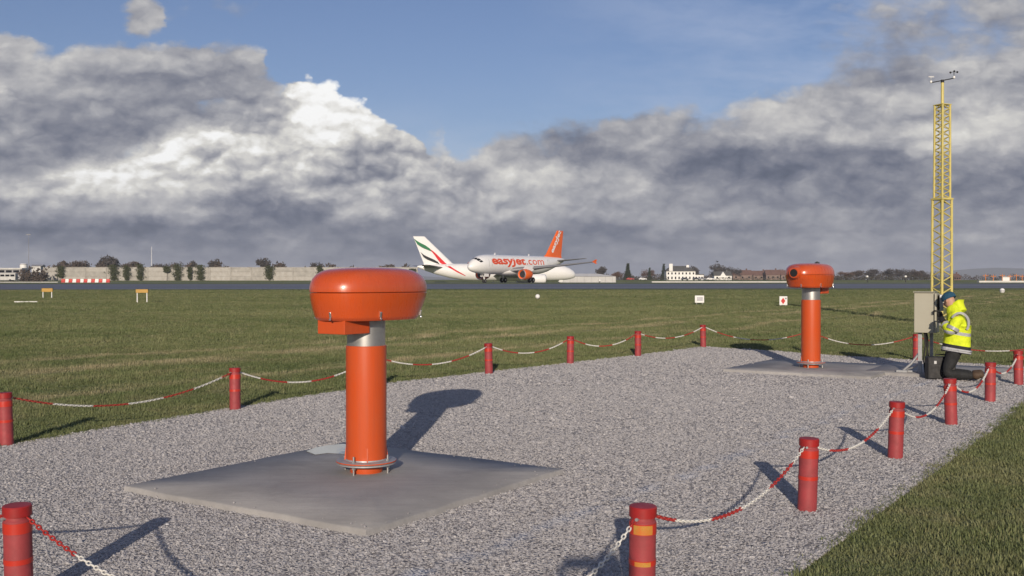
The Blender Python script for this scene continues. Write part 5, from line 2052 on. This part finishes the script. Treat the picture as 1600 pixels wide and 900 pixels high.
# parked cars in front of the house
def car(x, Y, material, label, rz):
    p = far(x, Y)
    t = thing('parked_car', label, 'car', p, rz, 'cars parked before the white house')
    prof = [(-2.1, 0.35), (2.1, 0.35), (2.15, 0.75), (1.9, 0.95), (1.0, 1.0), (0.45, 1.48), (-0.9, 1.5), (-1.75, 1.02), (-2.1, 0.95)]
    MB().loft([[(a, -0.85, b) for a, b in prof], [(a, 0.85, b) for a, b in prof]]).build('body', material, t, bevel=0.08)
    for k in (-1.3, 1.3):
        for s in (-1, 1):
            MB().tube((k, s * 0.88, 0.33), (k, s * 0.66, 0.33), 0.33, n=14).build('wheel', TYRE, t, smooth=40)
    for s in (-1, 1):
        MB().box((-0.15, s * 0.845, 1.22), (1.5, 0.05, 0.34)).build('side_window', GLASS, t, bevel=0.02)


CARS = [mat('car_silver', (0.5, 0.5, 0.52), 0.3, metal=0.6), mat('car_dark', (0.03, 0.035, 0.05), 0.3), mat('car_white', (0.75, 0.75, 0.75), 0.3), mat('car_red', (0.35, 0.03, 0.03), 0.3)]
for i, (x, c, lb) in enumerate(((1088, 1, 'dark car parked right of the white house'), (1097, 0, 'silver car parked right of the dark car by the white house'), (1110, 2, 'white car parked before the small gabled house'), (1070, 1, 'dark car parked before the white house front'),
                                (1004, 2, 'white car parked left of the white house, nearer the house'), (985, 3, 'red car parked below the dark conifer'))):
    car(x, 560, CARS[c], lb, 0.2 * math.sin(i * 2.1))

# approach light posts at the right
AO = mat('approach_orange', (0.62, 0.20, 0.03), 0.5, var=0.1, scale=2.0)
for i, x in enumerate((1540, 1552, 1566, 1578, 1588, 1597)):
    Y = 262 + 3 * i
    p = far(x, Y)
    h_ = up(428 + (i % 2), Y) - p.z
    t = thing('approach_light', '%s orange approach light post from the left, far right of the field' % ['first', 'second', 'third', 'fourth', 'fifth', 'sixth'][i], 'light post', p, 0.0, 'orange approach light posts')
    MB().tube((0, 0, 0), (0, 0, h_), 0.10, 0.08, 8).build('post', AO, t, smooth=40)
    MB().box((0, 0, h_ - 0.5), (1.3, 0.08, 0.10)).build('crossbar', AO, t)
    for k in (-0.55, 0, 0.55):
        MB().box((k, -0.02, h_ - 0.36), (0.18, 0.2, 0.18)).build('lamp', AO, t, bevel=0.03)
p = far(1570, 300)
hs = up(431.5, 300) - p.z
t = thing('white_hut', 'small white equipment hut among the orange approach light posts', 'hut', p)
MB().box((0, 0, hs * 0.45), (2.2, 2.0, hs * 0.9)).build('wall', WHITE, t)
MB().box((0, 0, hs * 0.95), (2.6, 2.4, hs * 0.1)).build('roof', GREY, t)
# edge lights along the runway
for i, (x, y, lb) in enumerate(((1355, 434, 'white edge light below the third far tree at the right'), (1415, 434, 'white edge light below the fifth far tree at the right'), (937, 441, 'white edge light in front of the grey shed'))):
    Y = 244
    p = far(x, Y)
    t = thing('runway_light', lb, 'light', p, 0.0, 'white runway edge lights')
    h_ = max(0.5, up(y - 2, Y) - p.z)
    MB().ball((0, 0, h_), (0.30, 0.30, 0.26), 12, 8).build('globe', WHITE, t, smooth=60)
    MB().tube((0, 0, 0), (0, 0, h_ - 0.2), 0.10, n=8).build('stem', DARK, t)

# bird
p = far(1121, 200)
bird = thing('bird', 'small dark bird in flight above the trees right of the white house', 'bird', (p.x, 200, up(409, 200)))
MB().loft([[(x, r_ * math.sin(2 * math.pi * i / 10), r_ * math.cos(2 * math.pi * i / 10)) for i in range(10)] for x, r_ in ((-0.24, 0.015), (-0.14, 0.05), (0.02, 0.075), (0.14, 0.05), (0.19, 0.04), (0.24, 0.008))]).build('body', BLACK, bird, smooth=60)
for s in (-1, 1):
    MB().loft([[(-0.05, s * 0.04, 0.02), (0.12, s * 0.04, 0.02), (0.12, s * 0.04, 0.035), (-0.05, s * 0.04, 0.035)], [(-0.08, s * 0.28, 0.12), (0.08, s * 0.28, 0.13), (0.08, s * 0.28, 0.14), (-0.08, s * 0.28, 0.13)], [(-0.16, s * 0.52, 0.10), (-0.06, s * 0.52, 0.10), (-0.06, s * 0.52, 0.106), (-0.16, s * 0.52, 0.106)]]).build('wing', BLACK, bird)
MB().add([(-0.22, 0, 0.01), (-0.40, -0.06, 0.0), (-0.40, 0.06, 0.0), (-0.40, 0, 0.012)], [(0, 1, 3), (0, 3, 2), (0, 2, 1), (1, 2, 3)]).build('tail', BLACK, bird)
bird.rotation_euler = (math.radians(12), math.radians(-20), math.radians(15))

# distant hills
vs, fs = [], []
HYD = 6500.0
NX = 90
for i in range(NX + 1):
    x = -400 + 3200 * i / NX
    b = 4 + 13 * (1 / (1 + math.exp(-(x - 1440) / 60.0))) + 2.5 * math.sin(x * 0.013) + 1.2 * math.sin(x * 0.041 + 1) + (5 * math.exp(-((x - 1350) / 120.0) ** 2))
    X = HYD * (x - 800) / F
    z = (b) * HYD / F
    vs += [(X, HYD - 900, 1.0), (X, HYD - 300, z * 0.55), (X, HYD, z), (X, HYD + 900, z * 0.6), (X, HYD + 1600, 0.0)]
for i in range(NX):
    for j in range(4):
        a = i * 5 + j
        fs.append((a, a + 5, a + 6, a + 1))
hills = MB().add(vs, fs).build('hills', mat('hill_moor', (0.050, 0.058, 0.035), 0.95, color2=(0.075, 0.066, 0.045), scale=0.004), smooth=80)
tag(hills, kind='structure')

# ------------------------------------------------------------------ air
hz = MB().box((0, 4330, 60), (25400, 9600, 126)).build('haze', None)
hm = bpy.data.materials.new('haze_air')
hm.use_nodes = True
for n in list(hm.node_tree.nodes):
    if n.type != 'OUTPUT_MATERIAL':
        hm.node_tree.nodes.remove(n)
pv = hm.node_tree.nodes.new('ShaderNodeVolumePrincipled')
pv.inputs['Color'].default_value = (0.80, 0.87, 1.0, 1.0)
pv.inputs['Density'].default_value = 1.4e-4
pv.inputs['Anisotropy'].default_value = 0.0
hm.node_tree.links.new(pv.outputs[0], [n for n in hm.node_tree.nodes if n.type == 'OUTPUT_MATERIAL'][0].inputs['Volume'])
hz.data.materials.append(hm)
tag(hz, kind='stuff')

# ------------------------------------------------------------------ people
SKIN = mat('skin', (0.50, 0.29, 0.20), 0.55, var=0.1, scale=12.0)
HIVIS = None
NAVY = mat('navy_cloth', (0.014, 0.016, 0.022), 0.85, var=0.3, scale=14.0, bump=0.3, bscale=40.0)
TROUSER = mat('black_trousers', (0.020, 0.021, 0.022), 0.85, var=0.35, scale=10.0, bump=0.4, bscale=25.0)
WOOL = mat('teal_wool', (0.018, 0.085, 0.155), 0.9, var=0.3, scale=40.0, bump=0.8, bscale=120.0)
BOOT = mat('brown_boot', (0.085, 0.052, 0.030), 0.7, var=0.3, scale=20.0)
TAPE = mat('silver_tape', (0.34, 0.35, 0.36), 0.35, var=0.1, scale=60.0)
GLOVE = mat('dark_glove', (0.02, 0.02, 0.022), 0.8, var=0.3, scale=30.0)
COAT = mat('dark_coat', (0.03, 0.035, 0.05), 0.85, var=0.3, scale=12.0)


def hivis_material():
    """fluorescent yellow cloth, navy below the waist seam, silver tapes round the body"""
    m = bpy.data.materials.new('hivis_jacket')
    m.use_nodes = True
    t = m.node_tree
    g = NG(t)
    b = t.nodes['Principled BSDF']
    b.inputs['Roughness'].default_value = 0.75
    tc = t.nodes.new('ShaderNodeTexCoord')
    x, y, z = g.sep(tc.outputs['Object'])
    n = g.noise(tc.outputs['Object'], 14.0, 4, 0.6)
    c = g.mix(g.remap(n, 0.3, 0.7), (0.72, 0.83, 0.018), (0.56, 0.68, 0.016))
    zt = g.m('ADD', z, g.m('MULTIPLY', x, 0.16))
    c = g.mix(g.m('LESS_THAN', zt, 0.575), c, (0.012, 0.013, 0.018))

    def band(z0, z1):
        return g.m('MULTIPLY', g.m('GREATER_THAN', zt, z0), g.m('LESS_THAN', zt, z1))
    for z0, z1 in ((0.475, 0.525), (0.735, 0.785)):
        c = g.mix(band(z0, z1), c, (0.40, 0.41, 0.43))
    t.links.new(c, b.inputs['Base Color'])
    bn = t.nodes.new('ShaderNodeBump')
    bn.inputs['Strength'].default_value = 0.8
    bn.inputs['Distance'].default_value = 0.03
    t.links.new(g.noise(tc.outputs['Object'], 9.0, 3, 0.6, dist=1.2), bn.inputs['Height'])
    t.links.new(bn.outputs[0], b.inputs['Normal'])
    return m


HIVIS = hivis_material()
HIVIS_PLAIN = mat('hivis_plain', (0.70, 0.82, 0.018), 0.75, var=0.2, scale=10.0, bump=0.5, bscale=14.0)


def skin_mesh(name, nodes, edges, root, material, parent, levels=2):
    """one continuous surface grown over a skeleton: nodes {name: (position, radius or (rx, ry))}"""
    keys = list(nodes)
    me = bpy.data.meshes.new(name)
    me.from_pydata([nodes[k][0] for k in keys], [(keys.index(a), keys.index(b)) for a, b in edges], [])
    o = link(name, me, parent)
    md = o.modifiers.new('skin', 'SKIN')
    md.use_smooth_shade = True
    md.branch_smoothing = 0.6
    for i, k in enumerate(keys):
        r = nodes[k][1]
        sv = me.skin_vertices[0].data[i]
        sv.radius = r if isinstance(r, tuple) else (r, r)
        sv.use_root = (k == root)
    sb = o.modifiers.new('sub', 'SUBSURF')
    sb.levels = sb.render_levels = levels
    dg = bpy.context.evaluated_depsgraph_get()
    new = bpy.data.meshes.new_from_object(o.evaluated_get(dg))
    o.modifiers.clear()
    o.data = new
    new.name = name
    new.materials.clear()
    new.materials.append(material)
    for p in new.polygons:
        p.use_smooth = True
    return o


def chain_edges(*names):
    return list(zip(names, names[1:]))


def hand(parent, wrist, tip, palm_n, material, name='hand', s=1.0):
    """palm, four bent fingers and a thumb as one mesh; tip is where the fingertips point"""
    w, d = Vector(wrist), (Vector(tip) - Vector(wrist)).normalized()
    nrm = Vector(palm_n)
    nrm = (nrm - d * nrm.dot(d)).normalized()
    side = d.cross(nrm)
    mb = MB()
    rings = []
    for f, hw, ht in ((0.0, 0.027, 0.020), (0.03, 0.036, 0.020), (0.065, 0.042, 0.017), (0.092, 0.040, 0.013)):
        c = w + d * f * s
        rings.append([c + side * (hw * s * math.cos(2 * math.pi * i / 12)) + nrm * (ht * s * math.sin(2 * math.pi * i / 12)) for i in range(12)])
    mb.loft(rings)
    for k, ln in ((-1.5, 0.062), (-0.5, 0.076), (0.5, 0.082), (1.5, 0.070)):
        a = w + d * 0.085 * s + side * k * 0.019 * s
        b = a + d * ln * 0.45 * s + nrm * 0.012 * s
        c = b + d * ln * 0.28 * s + nrm * 0.028 * s
        e = c + d * ln * 0.08 * s + nrm * 0.026 * s
        mb.path([a, b, c, e], [0.0092 * s, 0.0088 * s, 0.008 * s, 0.0062 * s], 8)
    a = w + d * 0.03 * s + side * 0.034 * s
    b = a + d * 0.03 * s + side * 0.022 * s + nrm * 0.012 * s
    c = b + d * 0.032 * s + side * 0.002 * s + nrm * 0.02 * s
    mb.path([a, b, c], [0.012 * s, 0.0105 * s, 0.0075 * s], 8)
    return mb.build(name, material, parent, smooth=70)


def head_features(parent, c, fwd, material):
    """nose, ears, eyes and mouth on a head centred at c facing fwd"""
    c, f = Vector(c), Vector(fwd).normalized()
    s = f.cross(Vector((0, 0, 1))).normalized()
    u = s.cross(f)
    MB().path([c + f * 0.088 + u * 0.012, c + f * 0.112 - u * 0.022, c + f * 0.098 - u * 0.034], [0.010, 0.016, 0.012], 8).build('nose', material, parent, smooth=70)
    for q in (-1, 1):
        e = c + s * q * 0.076 - u * 0.008
        MB().ball(e, (0.014, 0.020, 0.032), 10, 7).build('ear', material, parent, smooth=70)
        MB().ball(c + f * 0.085 + s * q * 0.032 + u * 0.012, 0.012, 10, 7).build('eye', mat('eye_white', (0.6, 0.6, 0.58), 0.3), parent, smooth=70)
    MB().path([c + f * 0.088 - u * 0.060 - s * 0.022, c + f * 0.097 - u * 0.061, c + f * 0.088 - u * 0.060 + s * 0.022], [0.004, 0.007, 0.004], 8).build('mouth', mat('lips', (0.42, 0.16, 0.13), 0.5), parent, smooth=70)


def egg_head(nodes, c, fwd, neck):
    c, f = Vector(c), Vector(fwd).normalized()
    up_ = Vector((0, 0, 1))
    u = (up_ - f * f.dot(up_)).normalized()
    nodes['neck'] = (tuple(neck), (0.058, 0.060))
    nodes['jaw'] = (tuple(c - u * 0.065 + f * 0.010), (0.064, 0.076))
    nodes['brow'] = (tuple(c + u * 0.005), (0.078, 0.094))
    nodes['crown'] = (tuple(c + u * 0.080 - f * 0.008), (0.066, 0.078))
    return chain_edges('neck', 'jaw', 'brow', 'crown')


# --- technician kneeling at the cabinet
PX, PY = 6.76, 15.93
tech = thing('person', 'person in yellow hi-vis jacket and teal beanie kneeling at the cabinet', 'person', (PX, PY, SLOPE * PY + 0.012), math.radians(-24))
HC = Vector((0.040, 0.02, 1.235))
FW = Vector((-0.72, 0.42, -0.46))
N = {
    'pelvis': ((0.13, 0.0, 0.50), (0.135, 0.165)), 'waist': ((0.155, 0.0, 0.68), (0.125, 0.150)), 'chest': ((0.145, 0.0, 0.90), (0.140, 0.175)), 'throat': ((0.105, 0.01, 1.075), (0.075, 0.085)),
    'l_sh': ((0.165, -0.185, 0.985), 0.060), 'l_el': ((0.060, -0.265, 0.735), 0.044), 'l_wr': ((-0.035, -0.105, 0.915), 0.030),
    'r_sh': ((0.115, 0.195, 0.985), 0.060), 'r_el': ((0.0, 0.300, 0.775), 0.044), 'r_wr': ((-0.06, 0.26, 0.955), 0.030),
    'l_hip': ((0.12, -0.10, 0.47), 0.090), 'l_kn': ((-0.005, -0.13, 0.085), 0.062), 'l_an': ((0.42, -0.12, 0.090), 0.036), 'l_to': ((0.475, -0.12, 0.085), 0.024),
    'r_hip': ((0.11, 0.10, 0.47), 0.090), 'r_kn': ((-0.03, 0.14, 0.085), 0.062), 'r_an': ((0.40, 0.14, 0.090), 0.036), 'r_to': ((0.475, 0.14, 0.085), 0.024),
}
E = chain_edges('pelvis', 'waist', 'chest', 'throat', 'neck') + egg_head(N, HC, FW, (0.075, 0.015, 1.145)) + chain_edges('chest', 'l_sh', 'l_el', 'l_wr') + chain_edges('chest', 'r_sh', 'r_el', 'r_wr') \
    + chain_edges('pelvis', 'l_hip', 'l_kn', 'l_an', 'l_to') + chain_edges('pelvis', 'r_hip', 'r_kn', 'r_an', 'r_to')
body_o = skin_mesh('body', N, E, 'pelvis', SKIN, tech)
head_features(body_o, HC, FW, SKIN)
# trousers
T_ = {'seat': ((0.13, 0.0, 0.50), (0.165, 0.195)), 'l_hip': ((0.12, -0.10, 0.45), 0.125), 'l_th': ((0.06, -0.12, 0.27), 0.108), 'l_kn': ((-0.005, -0.13, 0.105), 0.092), 'l_sh': ((0.20, -0.125, 0.095), 0.078), 'l_an': ((0.40, -0.12, 0.090), 0.062),
      'r_hip': ((0.10, 0.10, 0.45), 0.125), 'r_th': ((0.04, 0.12, 0.27), 0.108), 'r_kn': ((-0.03, 0.14, 0.105), 0.092), 'r_sh': ((0.18, 0.14, 0.095), 0.078), 'r_an': ((0.38, 0.14, 0.09), 0.062), 'top': ((0.145, 0, 0.60), (0.155, 0.185))}
skin_mesh('trousers', T_, chain_edges('top', 'seat', 'l_hip', 'l_th', 'l_kn', 'l_sh', 'l_an') + chain_edges('seat', 'r_hip', 'r_th', 'r_kn', 'r_sh', 'r_an'), 'seat', TROUSER, tech)
# boots
for y_ in (-0.12, 0.14):
    pts = [((0.35, y_, 0.10), 0.070), ((0.455, y_, 0.090), 0.072), ((0.50, y_, 0.13), 0.058), ((0.515, y_, 0.050), 0.050)]
    skin_mesh('boot', {str(i): p for i, p in enumerate(pts)}, [(str(i), str(i + 1)) for i in range(len(pts) - 1)], '0', BOOT, tech)
# jacket with sleeves
J = {'hem': ((0.145, 0.0, 0.475), (0.200, 0.225)), 'waist': ((0.165, 0.0, 0.64), (0.192, 0.218)), 'mid': ((0.165, 0.0, 0.80), (0.190, 0.222)), 'chest': ((0.150, 0.0, 0.95), (0.172, 0.210)), 'collar': ((0.105, 0.01, 1.095), (0.125, 0.125)), 'collar_top': ((0.055, 0.014, 1.180), (0.104, 0.104)),
     'l_sh': ((0.170, -0.205, 0.985), 0.100), 'l_up': ((0.115, -0.255, 0.85), 0.092), 'l_el': ((0.055, -0.275, 0.735), 0.086), 'l_fo': ((0.005, -0.195, 0.835), 0.076), 'l_cu': ((-0.025, -0.120, 0.900), 0.062),
     'r_sh': ((0.115, 0.205, 0.985), 0.100), 'r_el': ((0.0, 0.300, 0.775), 0.084), 'r_cu': ((-0.052, 0.262, 0.935), 0.056)}
jacket = skin_mesh('jacket', J, chain_edges('hem', 'waist', 'mid', 'chest', 'collar', 'collar_top') + chain_edges('chest', 'l_sh', 'l_up', 'l_el', 'l_fo', 'l_cu') + chain_edges('chest', 'r_sh', 'r_el', 'r_cu'), 'waist', HIVIS, tech, 3)
skin_mesh('hood', {'a': ((0.215, -0.03, 1.06), 0.095), 'b': ((0.185, 0.0, 1.135), 0.085), 'c': ((0.150, 0.02, 1.205), 0.050)}, [('a', 'b'), ('b', 'c')], 'b', HIVIS_PLAIN, tech)


def tape_ring(c, axis, r, w, name='sleeve_tape'):
    c, ax = Vector(c), Vector(axis).normalized()
    a = ax.orthogonal().normalized()
    b = ax.cross(a)
    rings = []
    for f, k in ((-0.5, 0.93), (-0.5, 1.0), (0.5, 1.0), (0.5, 0.93)):
        rings.append([c + ax * f * w + (a * math.cos(2 * math.pi * i / 24) + b * math.sin(2 * math.pi * i / 24)) * r * k for i in range(24)])
    return MB().loft(rings).build(name, TAPE, jacket, smooth=40)


ax_f = Vector((-0.10, 0.08, 0.09))
tape_ring((-0.006, -0.168, 0.858), ax_f, 0.071, 0.045)
tape_ring((0.095, -0.262, 0.81), Vector((-0.06, -0.02, -0.12)), 0.097, 0.05)
# shoulder brace tape: bowed strip lying on the near side of the jacket
arc = []
for i in range(13):
    a = math.radians(150 - 190 * i / 12)
    arc.append(Vector((0.195 + 0.125 * math.cos(a), 0.0, 0.895 + 0.155 * math.sin(a))))
vs, fs = [], []
for i, p in enumerate(arc):
    t_ = (arc[min(i + 1, 12)] - arc[max(i - 1, 0)]).normalized()
    nn = Vector((t_.z, 0, -t_.x))
    for q, yy in ((-0.017, 0.004), (0.017, 0.004), (0.017, 0.014), (-0.017, 0.014)):
        v = p + nn * q
        d2 = ((v.x - 0.16) / 0.21) ** 2
        vs.append((v.x, -0.232 * math.sqrt(max(0.05, 1 - 0.55 * d2)) - 0.030 + yy, v.z))
for i in range(12):
    a = 4 * i
    for k in range(4):
        fs.append((a + k, a + (k + 1) % 4, a + 4 + (k + 1) % 4, a + 4 + k))
MB().add(vs, fs).build('brace_tape', TAPE, jacket, smooth=40)
hand(tech, (-0.032, -0.112, 0.908), (-0.14, 0.04, 1.03), (0.3, 0.6, -0.5), GLOVE, 'glove', 1.08)
hand(tech, (-0.058, 0.262, 0.952), (-0.17, 0.33, 1.06), (0.3, -0.6, -0.5), GLOVE, 'glove', 1.08)
# beanie
hat = []
f2 = FW.normalized()
u2 = (Vector((0, 0, 1)) - f2 * f2.z).normalized()
s2 = f2.cross(u2)
for h_, r_ in ((0.018, 0.094), (0.012, 0.103), (0.034, 0.106), (0.058, 0.104), (0.085, 0.096), (0.108, 0.078), (0.124, 0.050), (0.131, 0.015)):
    hat.append([HC - f2 * 0.008 + u2 * h_ + f2 * (r_ * 1.08 * math.cos(2 * math.pi * i / 24)) + s2 * (r_ * 0.92 * math.sin(2 * math.pi * i / 24)) for i in range(24)])
MB().loft(hat).build('beanie', WOOL, tech, smooth=60)

# black tool case beside the knees
tc_ = at(1456, 590)
case = thing('tool_case', 'black tool case standing on the ground between the person and the cabinet', 'tool case', (tc_.x - 0.02, 16.02, SLOPE * 16 + 0.012), math.radians(-8))
MB().box((0, 0, 0.18), (0.42, 0.20, 0.35)).build('shell', mat('case_black', (0.012, 0.012, 0.014), 0.6, var=0.3, scale=20.0), case, bevel=0.02)
MB().path([(-0.07, 0, 0.35), (-0.07, 0, 0.385), (0.07, 0, 0.385), (0.07, 0, 0.35)], 0.010, 8).build('handle', BLACK, case, smooth=50)
for q in (-0.1, 0.1):
    MB().box((q, -0.104, 0.27), (0.04, 0.012, 0.05)).build('clasp', ZINC, case, bevel=0.003)

# white cup beside the boots
p = at(1512, 596)
cupt = thing('paper_cup', 'small white paper cup on the gravel behind the kneeling person', 'cup', (p.x, p.y, p.z + 0.02))
MB().lathe([(0.02, 0.0), (0.027, 0.0), (0.036, 0.082), (0.033, 0.082), (0.024, 0.01)], 20).build('cup_wall', WHITE, cupt, smooth=40)
MB().lathe([(0.030, 0.080), (0.0375, 0.080), (0.0375, 0.088), (0.030, 0.088)], 20).build('cup_rim', WHITE, cupt, smooth=40)

# --- the photographer, whose shadow reaches into the picture
ph = thing('person', 'person in dark coat holding up a phone, whose shadow falls at the bottom', 'person', (0.20, -0.36, 0.0))
HC2 = Vector((0.0, 0.03, 1.665))
FW2 = Vector((-0.05, 1.0, -0.05))
N = {
    'pelvis': ((0, 0, 0.93), (0.15, 0.11)), 'waist': ((0, 0, 1.10), (0.14, 0.105)), 'chest': ((0, 0, 1.32), (0.165, 0.12)), 'throat': ((0, 0.0, 1.475), (0.085, 0.075)),
    'l_sh': ((-0.185, 0.0, 1.40), 0.060), 'l_el': ((-0.30, 0.14, 1.22), 0.045), 'l_wr': ((-0.255, 0.285, 1.56), 0.031),
    'r_sh': ((0.185, 0.0, 1.40), 0.060), 'r_el': ((0.29, 0.14, 1.22), 0.045), 'r_wr': ((-0.01, 0.285, 1.56), 0.031),
    'l_hip': ((-0.09, 0, 0.88), 0.090), 'l_kn': ((-0.12, 0.01, 0.48), 0.062), 'l_an': ((-0.13, -0.02, 0.09), 0.044), 'l_to': ((-0.15, 0.13, 0.035), 0.036),
    'r_hip': ((0.09, 0, 0.88), 0.090), 'r_kn': ((0.12, 0.01, 0.48), 0.062), 'r_an': ((0.13, -0.02, 0.09), 0.044), 'r_to': ((0.15, 0.13, 0.035), 0.036),
}
E = chain_edges('pelvis', 'waist', 'chest', 'throat', 'neck') + egg_head(N, HC2, FW2, (0, 0.005, 1.545)) + chain_edges('chest', 'l_sh', 'l_el', 'l_wr') + chain_edges('chest', 'r_sh', 'r_el', 'r_wr') \
    + chain_edges('pelvis', 'l_hip', 'l_kn', 'l_an', 'l_to') + chain_edges('pelvis', 'r_hip', 'r_kn', 'r_an', 'r_to')
b2 = skin_mesh('body', N, E, 'pelvis', SKIN, ph)
head_features(b2, HC2, FW2, SKIN)
C_ = {'hem': ((0, 0, 0.80), (0.19, 0.155)), 'waist': ((0, 0, 1.08), (0.18, 0.145)), 'chest': ((0, 0, 1.30), (0.20, 0.155)), 'collar': ((0, 0, 1.49), (0.095, 0.09)), 'l_sh': ((-0.205, 0, 1.39), 0.090), 'l_el': ((-0.305, 0.14, 1.22), 0.076), 'l_cu': ((-0.265, 0.26, 1.51), 0.052),
      'r_sh': ((0.205, 0, 1.39), 0.090), 'r_el': ((0.295, 0.14, 1.22), 0.076), 'r_cu': ((0.015, 0.26, 1.51), 0.052)}
skin_mesh('coat', C_, chain_edges('hem', 'waist', 'chest', 'collar') + chain_edges('chest', 'l_sh', 'l_el', 'l_cu') + chain_edges('chest', 'r_sh', 'r_el', 'r_cu'), 'waist', COAT, ph)
T_ = {'seat': ((0, 0, 0.90), (0.165, 0.13)), 'l_hip': ((-0.095, 0, 0.82), 0.105), 'l_kn': ((-0.12, 0.01, 0.48), 0.080), 'l_an': ((-0.13, -0.02, 0.10), 0.072), 'r_hip': ((0.095, 0, 0.82), 0.105), 'r_kn': ((0.12, 0.01, 0.48), 0.080), 'r_an': ((0.13, -0.02, 0.10), 0.072)}
skin_mesh('trousers', T_, chain_edges('seat', 'l_hip', 'l_kn', 'l_an') + chain_edges('seat', 'r_hip', 'r_kn', 'r_an'), 'seat', TROUSER, ph)
for s in (-1, 1):
    skin_mesh('boot', {'a': ((s * 0.13, -0.02, 0.12), 0.058), 'b': ((s * 0.13, -0.02, 0.05), 0.058), 'c': ((s * 0.14, 0.07, 0.045), 0.050), 'd': ((s * 0.15, 0.16, 0.035), 0.042)}, chain_edges('a', 'b', 'c', 'd'), 'a', BOOT, ph)
hand(ph, (-0.255, 0.285, 1.555), (-0.235, 0.335, 1.66), (0.8, 0.3, 0), SKIN, 'hand')
hand(ph, (-0.01, 0.285, 1.555), (-0.03, 0.335, 1.66), (-0.8, 0.3, 0), SKIN, 'hand')
hair = []
for h_, r_ in ((-0.01, 0.092), (0.03, 0.100), (0.06, 0.100), (0.09, 0.090), (0.115, 0.066), (0.13, 0.03), (0.134, 0.008)):
    hair.append([(HC2.x + r_ * 0.90 * math.sin(2 * math.pi * i / 24), HC2.y - 0.014 + r_ * 1.08 * math.cos(2 * math.pi * i / 24), HC2.z + h_ + (0.045 if math.cos(2 * math.pi * i / 24) > 0.3 and h_ < 0.05 else 0)) for i in range(24)])
MB().loft(hair).build('hair', mat('dark_hair', (0.03, 0.022, 0.016), 0.7), ph, smooth=60)
phone = thing('phone', 'dark phone held up at the camera position', 'phone', (0.055, -0.030, CAM_Z))
MB().box((0, 0, 0), (0.145, 0.009, 0.072)).build('case', BLACK, phone, bevel=0.003)
MB().box((0, -0.0052, 0), (0.130, 0.0012, 0.062)).build('screen', GLASS, phone)
